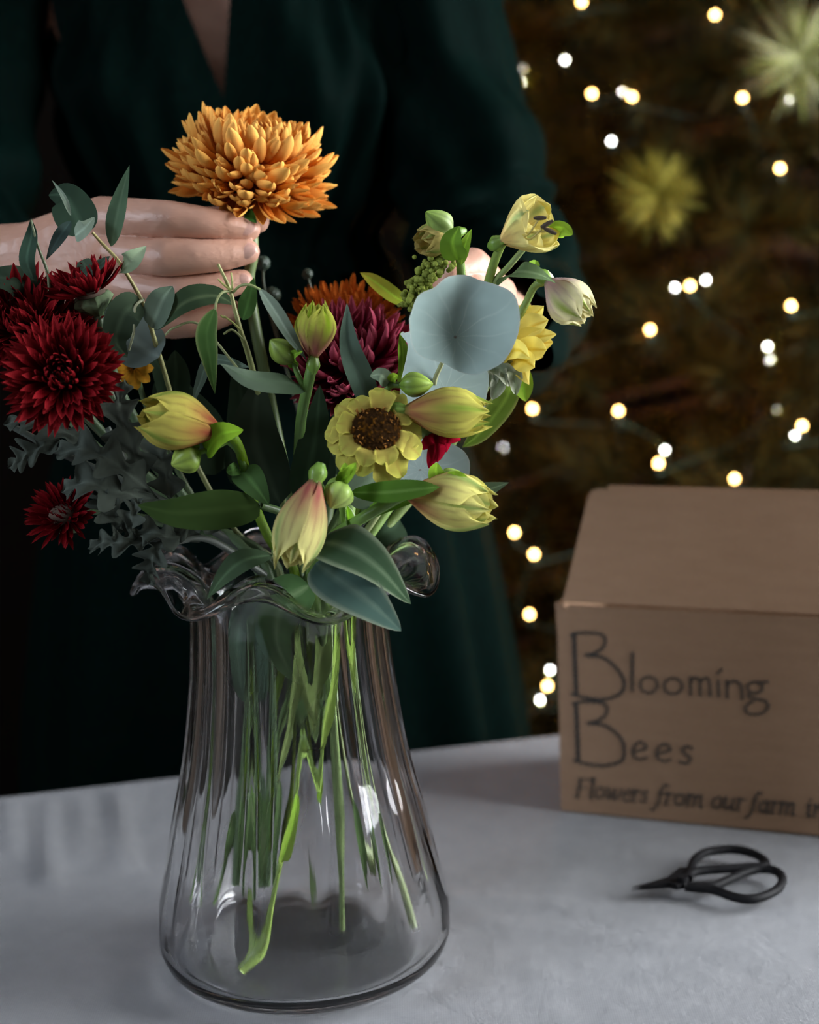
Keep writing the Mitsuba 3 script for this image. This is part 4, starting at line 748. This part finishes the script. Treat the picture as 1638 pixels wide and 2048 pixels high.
# broad dark leaves
rs = thing('broad_leaf_sprig', 'dark broad-leaved sprig drooping over the front of the vase rim', 'foliage')
hang(rs, [at(630, 1085, -.075), at(680, 1090, -.092), at(750, 1130, -.098), at(822, 1208, -.094)], .0132, nrm=(.2, -.75, .65), prof='ovate', col=(.028, .055, .026), tip=(.032, .06, .034), rib=(.08, .12, .07), margin=(.16, .2, .13), fold=.12)
hang(rs, [at(632, 1125, -.078), at(680, 1160, -.098), at(740, 1205, -.104), at(803, 1262, -.098)], .0125, nrm=(-.1, -.85, .5), prof='ovate', col=(.045, .085, .07), tip=(.055, .10, .085), rib=(.09, .14, .11), margin=(.18, .22, .16), fold=.12)
hang(rs, [at(545, 1110, -.072), at(490, 1120, -.086), at(450, 1150, -.088), at(414, 1198, -.082)], .0062, nrm=(.1, -.8, .6), col=(.05, .085, .045), tip=(.045, .075, .04), fold=.2)
stem(rs, [at(545, 1108, -.072), at(590, 1092, -.068), at(640, 1090, -.062), at(660, 1100, -.05), NECK(655, -.02), at(640, 1320, -.005), at(610, 1420, .0), at(545, 1560, .006), at(525, 1700, .008)], .0018, .0026, (.12, .2, .05), (.09, .14, .05))
hang(rs, [at(620, 1170, -.02), at(565, 1210, -.035), at(555, 1290, -.034), at(600, 1370, -.02)], .0125, nrm=(-.2, -.9, .2), prof='ovate', col=(.035, .075, .03), tip=(.05, .09, .035), rib=(.09, .14, .07), fold=.2)
hang(rs, [at(640, 1220, .0), at(640, 1300, -.01), at(600, 1400, -.014), at(548, 1560, -.01)], .0095, nrm=(.4, -.85, .1), prof='ovate', col=(.10, .15, .045), tip=(.13, .18, .06), rib=(.2, .26, .1), fold=.4, twist=.8)
hang(rs, [at(510, 1180, .0), at(478, 1260, -.006), at(478, 1340, -.004), at(490, 1405, .0)], .0105, nrm=(.1, -.95, .1), prof='ovate', col=(.075, .12, .085), tip=(.085, .14, .10), fold=.12)
for k, (x0, y0, x1, y1, w) in enumerate(((560, 1560, 515, 1775, .0042), (500, 1580, 488, 1780, .004), (470, 1620, 432, 1760, .0035), (620, 1380, 645, 1470, .004), (735, 1590, 765, 1780, .0046))):
    hang(rs, [at(x0, y0, .0), at((x0 + x1) / 2, (y0 + y1) / 2, -.006), at(x1, y1, .0)], w, nrm=(.2 * (-1)**k, -.95, .1), col=(.07, .13, .04), tip=(.06, .11, .04), rib=(.13, .18, .08), fold=.3)
dl = thing('tall_dark_leaf_sprig', 'tall sprig of large dark green leaves in the shade behind the florets', 'foliage')
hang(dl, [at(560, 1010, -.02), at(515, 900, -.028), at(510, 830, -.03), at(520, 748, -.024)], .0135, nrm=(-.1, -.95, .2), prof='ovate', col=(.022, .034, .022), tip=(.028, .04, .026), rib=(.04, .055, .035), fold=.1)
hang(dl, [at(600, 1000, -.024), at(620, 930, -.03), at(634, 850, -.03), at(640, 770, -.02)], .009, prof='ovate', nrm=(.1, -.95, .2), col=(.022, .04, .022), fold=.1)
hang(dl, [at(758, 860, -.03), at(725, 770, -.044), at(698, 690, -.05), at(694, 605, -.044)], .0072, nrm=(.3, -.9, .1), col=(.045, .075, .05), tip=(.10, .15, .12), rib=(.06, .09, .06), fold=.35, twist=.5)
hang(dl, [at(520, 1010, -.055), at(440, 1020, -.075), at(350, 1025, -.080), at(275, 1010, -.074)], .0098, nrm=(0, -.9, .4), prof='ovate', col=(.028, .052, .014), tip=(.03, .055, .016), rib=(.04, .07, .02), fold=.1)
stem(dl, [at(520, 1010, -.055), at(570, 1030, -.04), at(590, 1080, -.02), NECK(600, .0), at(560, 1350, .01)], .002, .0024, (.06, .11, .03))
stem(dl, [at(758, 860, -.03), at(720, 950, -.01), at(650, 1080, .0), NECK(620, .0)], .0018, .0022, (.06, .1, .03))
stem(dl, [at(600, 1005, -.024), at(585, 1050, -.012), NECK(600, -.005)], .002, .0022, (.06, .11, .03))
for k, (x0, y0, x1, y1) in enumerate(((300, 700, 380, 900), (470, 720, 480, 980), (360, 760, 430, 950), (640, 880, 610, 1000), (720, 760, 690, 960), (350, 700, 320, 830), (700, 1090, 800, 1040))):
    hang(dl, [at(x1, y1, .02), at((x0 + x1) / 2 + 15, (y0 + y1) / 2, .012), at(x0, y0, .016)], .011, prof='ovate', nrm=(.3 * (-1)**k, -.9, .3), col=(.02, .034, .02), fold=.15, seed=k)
rl_ = thing('round_leaf_sprig', 'dark rounded leaf at the left edge above the red chrysanthemums', 'foliage')
hang(rl_, [at(60, 640, -.01), at(45, 575, -.02), at(0, 555, -.022), at(-60, 560, -.015)], .0095, prof='ovate', nrm=(0, -.7, .7), col=(.035, .055, .035), fold=.15)
stem(rl_, [at(60, 640, -.01), at(120, 780, .01), at(320, 980, .02), at(430, 1080, .02), NECK(550, .025)], .0014, .002, (.10, .12, .06))
# felted grey chrysanthemum foliage, lower left
fe = thing('felted_foliage', 'felted grey-green lobed leaves under the red chrysanthemums at the left of the vase', 'foliage')
FC = (.062, .075, .062)
def lobed(P, w, seed, col=FC, nrm=(0, -.85, .5), lobes=4):
    S = catmull([at(*p) for p in P], 34); t = np.linspace(0, 1, 34); Tn = np.gradient(S, axis=0); Tn /= np.linalg.norm(Tn, axis=1, keepdims=True)
    wd = w * np.sin(np.pi * t**.7)**.7 * (.62 + .38 * np.cos(t * lobes * 2 * np.pi + 3.0)) + .0004; u = np.linspace(-1, 1, 11); G = np.zeros((34, 11, 3)); C = np.zeros((34, 11, 3))
    for k in range(34):
        s = unit(np.cross(Tn[k], unit(nrm))); n_ = np.cross(s, Tn[k]); lean = np.abs(u)[:, None] * wd[k] * .5 * Tn[k]
        G[k] = S[k] + (u * wd[k])[:, None] * s + lean + (np.abs(u) * wd[k] * .25 + .0012 * np.sin(u * 4 + t[k] * 20 + seed))[:, None] * n_
        r = np.exp(-(u / .12)**2)[:, None]; C[k] = np.array(col) * (1 - r) + np.array(col) * 1.5 * r
    C *= (.7 + .6 * nfbm(G * 500 + seed))[..., None]
    part(fe, 'leaf', sheet(G, C, 'm_leaf'))
for k, (P, w) in enumerate((([(300, 985, -.035), (235, 930, -.05), (170, 900, -.055), (110, 905, -.05)], .012), ([(290, 960, -.03), (262, 890, -.045), (240, 820, -.045), (250, 760, -.035)], .012), ([(320, 1000, -.03), (240, 985, -.05), (170, 965, -.055), (125, 985, -.05)], .013),
                            ([(200, 900, -.02), (120, 860, -.03), (60, 840, -.03), (10, 850, -.025)], .010), ([(250, 1060, -.045), (225, 1035, -.055), (200, 1005, -.055), (190, 985, -.05)], .008), ([(260, 1075, -.045), (262, 1045, -.055), (270, 1015, -.055), (275, 1000, -.05)], .007),
                            ([(330, 1080, -.05), (310, 1105, -.062), (298, 1135, -.064), (297, 1168, -.058)], .009), ([(300, 1080, -.05), (250, 1085, -.06), (210, 1085, -.06), (178, 1098, -.055)], .008), ([(340, 1000, -.02), (330, 940, -.03), (320, 900, -.03), (345, 860, -.02)], .012),
                            ([(400, 1070, -.03), (350, 1075, -.05), (300, 1065, -.055), (250, 1075, -.05)], .009), ([(120, 880, -.02), (70, 900, -.03), (45, 915, -.03), (20, 935, -.025)], .009), ([(440, 1060, -.03), (400, 1040, -.04), (360, 1060, -.045), (330, 1080, -.04)], .008))):
    lobed(P, w, k, col=np.array(FC) * (.9 + .3 * rng.random()))
stem(fe, [at(20, 850, -.02), at(120, 905, -.02), at(230, 955, -.02), at(330, 1005, -.02), at(440, 1070, -.01), NECK(540, .0), at(505, 1300, .01)], .0018, .0024, FC)
stem(fe, [at(215, 855, -.03), at(250, 920, -.03), at(285, 975, -.03), at(340, 1010, -.025)], .0016, .002, np.array(FC) * 1.3)
stem(fe, [at(180, 1085, -.05), at(260, 1080, -.05), at(340, 1085, -.05), at(420, 1080, -.04), NECK(530, -.02)], .0014, .0018, FC)
# green amaranth
ga = thing('green_amaranth', 'knobbly lime green amaranth spike behind the round grey leaf', 'foliage')
r_ = np.random.default_rng(9); gp = catmull([at(832, 610, .0), at(835, 575, -.004), at(862, 540, -.006), at(890, 515, -.004)], 60); gv = []
for k in range(260):
    p_ = gp[r_.integers(60)]; q = p_ + r_.normal(0, 1, 3) * V(.0030, .0030, .0030); s = trimesh.creation.icosphere(1, r_.uniform(.0009, .0018)); s.apply_translation(q); gv.append(s)
gm = trimesh.util.concatenate(gv); gcol = np.repeat(r_.uniform(.7, 1.25, (260, 1)) * np.array([.28, .34, .07]), len(gv[0].vertices), 0)
k_ = part(ga, 'seed_cluster', ply(gm, 'm_leaf', True, color=np.clip(gcol, 0, 1))); labels[k_] = {'kind': 'stuff'}
stem(ga, [gp[-1], gp[30], gp[0], at(840, 700, .01), at(800, 880, .03), at(700, 1060, .03), NECK(640, .035)], .0016, .002, (.2, .27, .07))
hang(ga, [at(820, 612, .03), at(785, 590, .028), at(745, 560, .032), at(720, 545, .034)], .0048, nrm=(-.2, -.8, .5), col=(.15, .22, .02), tip=(.30, .24, .03), fold=.3)
# fine dark seed heads behind the fingers
sp = thing('wispy_seed_heads', 'wispy dark seed heads on thin stems behind the fingertips', 'foliage')
for k, (x, y, rr) in enumerate(((525, 527, .0042), (545, 590, .0045), (615, 548, .003))):
    m = trimesh.creation.icosphere(3, rr); m.vertices = m.vertices * (1 + .35 * (nfbm(m.vertices * 1500, 2, seed=k) - .5))[:, None]; m.apply_translation(at(x, y, .09))
    part(sp, 'seed_head', ply(m, 'm_stem', True, color=np.broadcast_to(np.array((.03, .05, .035)), m.vertices.shape)))
    stem(sp, [at(x, y, .09), at(x + 10, y + 80, .085), at(610, 900, .05), NECK(600, .04)], .0007, .0009, (.04, .06, .03))
yo = thing('small_orange_flower', 'small orange flower hidden in the shade between red blooms and the felted leaves', 'flower')
yoc = at(268, 735, .005)
for k in range(9):
    a_ = k * .7; d_ = V(math.cos(a_), -.5, math.sin(a_)); part(yo, 'petal', leaf([yoc, yoc + d_ * .006 + V(0, -.003, 0), yoc + d_ * .011], .0028, nrm=(0, -1, .2), prof='obov', col=(.34, .15, .015), tip=(.5, .26, .03), mat='m_mum', n=10, m=5, seed=k))
stem(yo, [yoc, at(310, 850, .02), at(430, 1060, .02), NECK(560, .03)], .0014, .0018, (.08, .12, .05))

# ------------------------------------------------------------------ Christmas tree and lights
tree = thing('christmas_tree', 'long-needled Christmas tree behind the person and the cardboard box', 'christmas tree')
TC = V(.50, 1.50, 0); TTOP = 1.5
cone = lambda z: np.clip((TTOP - z) * .42, .02, .80)
part(tree, 'trunk', tube([TC + V(0, 0, -.70), TC + V(.01, 0, .3), TC + V(0, 0, TTOP - .05)], [.045, .012], 'm_bark', sides=12))
part(tree, 'stand', ply(trimesh.creation.cone(.22, .16, sections=32).apply_translation(TC + V(0, 0, -.75)), 'm_iron', 30))
r_ = np.random.default_rng(12)
def tuft_proto(N, L, ln, ang, seed, cols, rad=.00085):
    q = np.random.default_rng(seed); vs, fs, cs = [], [], []
    for k in range(N):
        s = k / N; az = k * 2.39996 + q.normal(0, .3); el = ang * (1 - .45 * s) + q.normal(0, .15); d_ = V(math.cos(el), math.sin(el) * math.cos(az), math.sin(el) * math.sin(az)); l_ = ln * (1 + q.normal(0, .14))
        o = V(L * s, 0, 0); a1 = unit(np.cross(d_, V(.3, .5, .8))); a2 = np.cross(d_, a1); b = len(vs)
        for j in range(3): vs.append(o + rad * (math.cos(j * 2.094) * a1 + math.sin(j * 2.094) * a2))
        mid = o + d_ * l_ * .6 + V(0, 0, -.0015)
        for j in range(3): vs.append(mid + rad * .9 * (math.cos(j * 2.094) * a1 + math.sin(j * 2.094) * a2))
        vs.append(o + d_ * l_ + V(0, 0, -.004))
        for j in range(3):
            jn = (j + 1) % 3; fs += [[b + j, b + jn, b + 3 + jn], [b + j, b + 3 + jn, b + 3 + j], [b + 3 + j, b + 3 + jn, b + 6]]
        c = np.array(cols[k % len(cols)]) * q.uniform(.7, 1.3); cs += [c] * 7
    return (np.array(vs), np.array(fs), np.array(cs))
NCOL = [(.013, .018, .004), (.030, .026, .005), (.008, .014, .006), (.060, .045, .010)]
TP = [tuft_proto(58, .075, .052, 1.05, k, NCOL, .0013) for k in range(5)]
TPP = [ply((v_, f_), 'm_needle', False, color=c_) for v_, f_, c_ in TP]
tufts = []
for wz in np.arange(-.60, 1.35, .085):
    R_ = cone(wz); nb = int(10 + 16 * R_)
    for k in range(nb):
        az = 2 * np.pi * (k + r_.random() * .7) / nb; z0 = wz + r_.normal(0, .02); Lb = R_ * r_.uniform(.86, 1.04); d_ = V(math.cos(az), math.sin(az), 0)
        front = d_[1] < .35; tip = TC + d_ * Lb + V(0, 0, z0 + .05 - .12 * Lb); p0 = TC + V(0, 0, z0 + .06); pts = [p0, (p0 + tip) / 2 + V(0, 0, -.012), tip]
        S = catmull(pts, 30); inview = front and -.45 < tip[2] < .85 and tip[0] < .95
        bk = part(tree, 'branch', tube(pts, [.007, .0025], 'm_bark', sides=5, n=8))
        if not front and r_.random() < .6: continue
        nt = 9 if inview else 5
        for j in range(nt):
            s = .42 + .58 * (j + r_.random() * .5) / nt; o = S[min(int(s * 29), 29)]
            side = V(-d_[1], d_[0], 0) * (-1)**j * (.9 if j < nt - 1 else .1); x = unit(d_ * .7 + side * r_.uniform(.5, 1.1) + V(0, 0, r_.uniform(-.15, .55)))
            y = unit(np.cross(x, V(r_.normal(0, .4), .3, 1))); tufts.append((bk, frame(o, x * (sc_ := r_.uniform(.8, 1.15)), y * sc_, np.cross(x, y) * sc_), r_.integers(5), inview))
tufts = [t_ for t_ in tufts]
def size_in_view(t_):
    o = t_[1][:3, 3]; px, py = project(o); k = (o - EYE) @ FW
    return k if (t_[3] and 960 < px < 1700 and -60 < py < 1500 and not (px > 1130 and py > 1040)) else 99 + k
order = sorted(range(len(tufts)), key=lambda i: size_in_view(tufts[i])); single = set(order[:290]); rest = []
for i, (bk, M, pi, _) in enumerate(tufts):
    if i in single: part(bk, 'needle_tuft', {**TPP[pi], 'to_world': T(M)})
    else: rest.append((M, pi))
nv = 0; vv, ff, cc = [], [], []
for M, pi in rest:
    v_, f_, c_ = TP[pi]; vv.append(v_ @ M[:3, :3].T + M[:3, 3]); ff.append(f_ + nv); cc.append(c_); nv += len(v_)
k_ = part(tree, 'needles', ply((np.vstack(vv), np.vstack(ff)), 'm_needle', False, color=np.vstack(cc))); labels[k_] = {'kind': 'stuff'}
def cone_hit(px, py, out):
    d_ = ray(px, py); s = np.linspace(1.2, 2.6, 1500); P = EYE + d_ * s[:, None]; rr = np.hypot(P[:, 0] - TC[0], P[:, 1] - TC[1]) - cone(P[:, 2]) - out
    i = np.argmax(rr < 0) if (rr < 0).any() else np.argmin(rr); return P[i]
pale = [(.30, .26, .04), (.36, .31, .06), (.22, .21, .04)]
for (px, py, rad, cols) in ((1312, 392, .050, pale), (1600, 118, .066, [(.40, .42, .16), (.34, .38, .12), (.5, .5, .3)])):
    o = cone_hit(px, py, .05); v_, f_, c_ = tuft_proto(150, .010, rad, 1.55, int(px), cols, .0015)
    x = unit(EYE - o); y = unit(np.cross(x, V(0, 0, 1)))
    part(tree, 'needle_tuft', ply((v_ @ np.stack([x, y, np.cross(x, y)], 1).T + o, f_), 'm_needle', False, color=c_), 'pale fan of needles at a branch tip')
    stem(tree, [o - x * .07 + V(0, .03, -.01), o - x * .02, o], .004, .003, (.12, .08, .04), name='branch')
fl_ = thing('fairy_light_string', 'string of warm white fairy lights wound around the Christmas tree', 'fairy lights')
bp = [cone_hit(x, y, .045) for x, y in ((1163, 5), (1184, 188), (1264, 194), (1430, 30), (1485, 196), (1560, 337), (1582, 612), (1380, 572), (1300, 660), (1117, 715), (1065, 818), (1237, 822), (1317, 927), (1469, 958), (1604, 852))]
bp += [cone_hit(x, y, .03) for x, y in ((1029, 1065), (1068, 1109), (1059, 1229), (1095, 1372))]
hid = [cone_hit(x, y, -.075) for x, y in ((1245, 185), (1350, 575), (1412, 560), (1095, 735), (1236, 836), (1590, 870), (1310, 415), (1580, 200), (1440, 990), (1100, 1340), (1080, 1400), (1130, 120), (1330, 900), (1540, 720))]
for k in range(56):
    z_ = -.45 + 1.5 * r_.random(); a_ = r_.uniform(-3.4, .3); hid.append(TC + V(math.cos(a_), math.sin(a_), 0) * cone(z_) * r_.uniform(.68, .93) + V(0, 0, z_))
bulb_m = trimesh.creation.icosphere(2, .0034); bulb_m.vertices *= [1, 1, 1.15]
cap_m = trimesh.creation.cylinder(.0026, .009, sections=8); cap_m.apply_translation([0, 0, -.0075])
cap_ply = ply(cap_m, 'm_wire', 30)
for k, p_ in enumerate(bp + hid):
    m = bulb_m.copy(); m.apply_scale(1. if k < len(bp) else .66); m.apply_translation(p_); q = part(fl_, 'bulb', ply(m, 'm_frame', True, emitter={'type': 'area', 'radiance': {'type': 'rgb', 'value': list(BULB_LIGHT if k < len(bp) else HIDDEN_BULB_LIGHT)}, 'sampling_weight': .6}))
    part(fl_, 'socket', {**cap_ply, 'to_world': T().translate(p_.tolist())})
wp = sorted(bp + hid, key=lambda p_: (-math.floor(p_[2] / .10), (1 if math.floor(p_[2] / .10) % 2 else -1) * math.atan2(p_[1] - TC[1], p_[0] - TC[0]))); W_ = []
for a_, b_ in zip(wp[:-1], wp[1:]): W_ += [a_ - V(0, 0, .011), (a_ + b_) / 2 + unit((TC + V(0, 0, a_[2])) - (a_ + b_) / 2) * .05 - V(0, 0, .02)]
part(fl_, 'wire', tube(W_, .0011, 'm_wire', sides=5, n=len(W_) * 5))
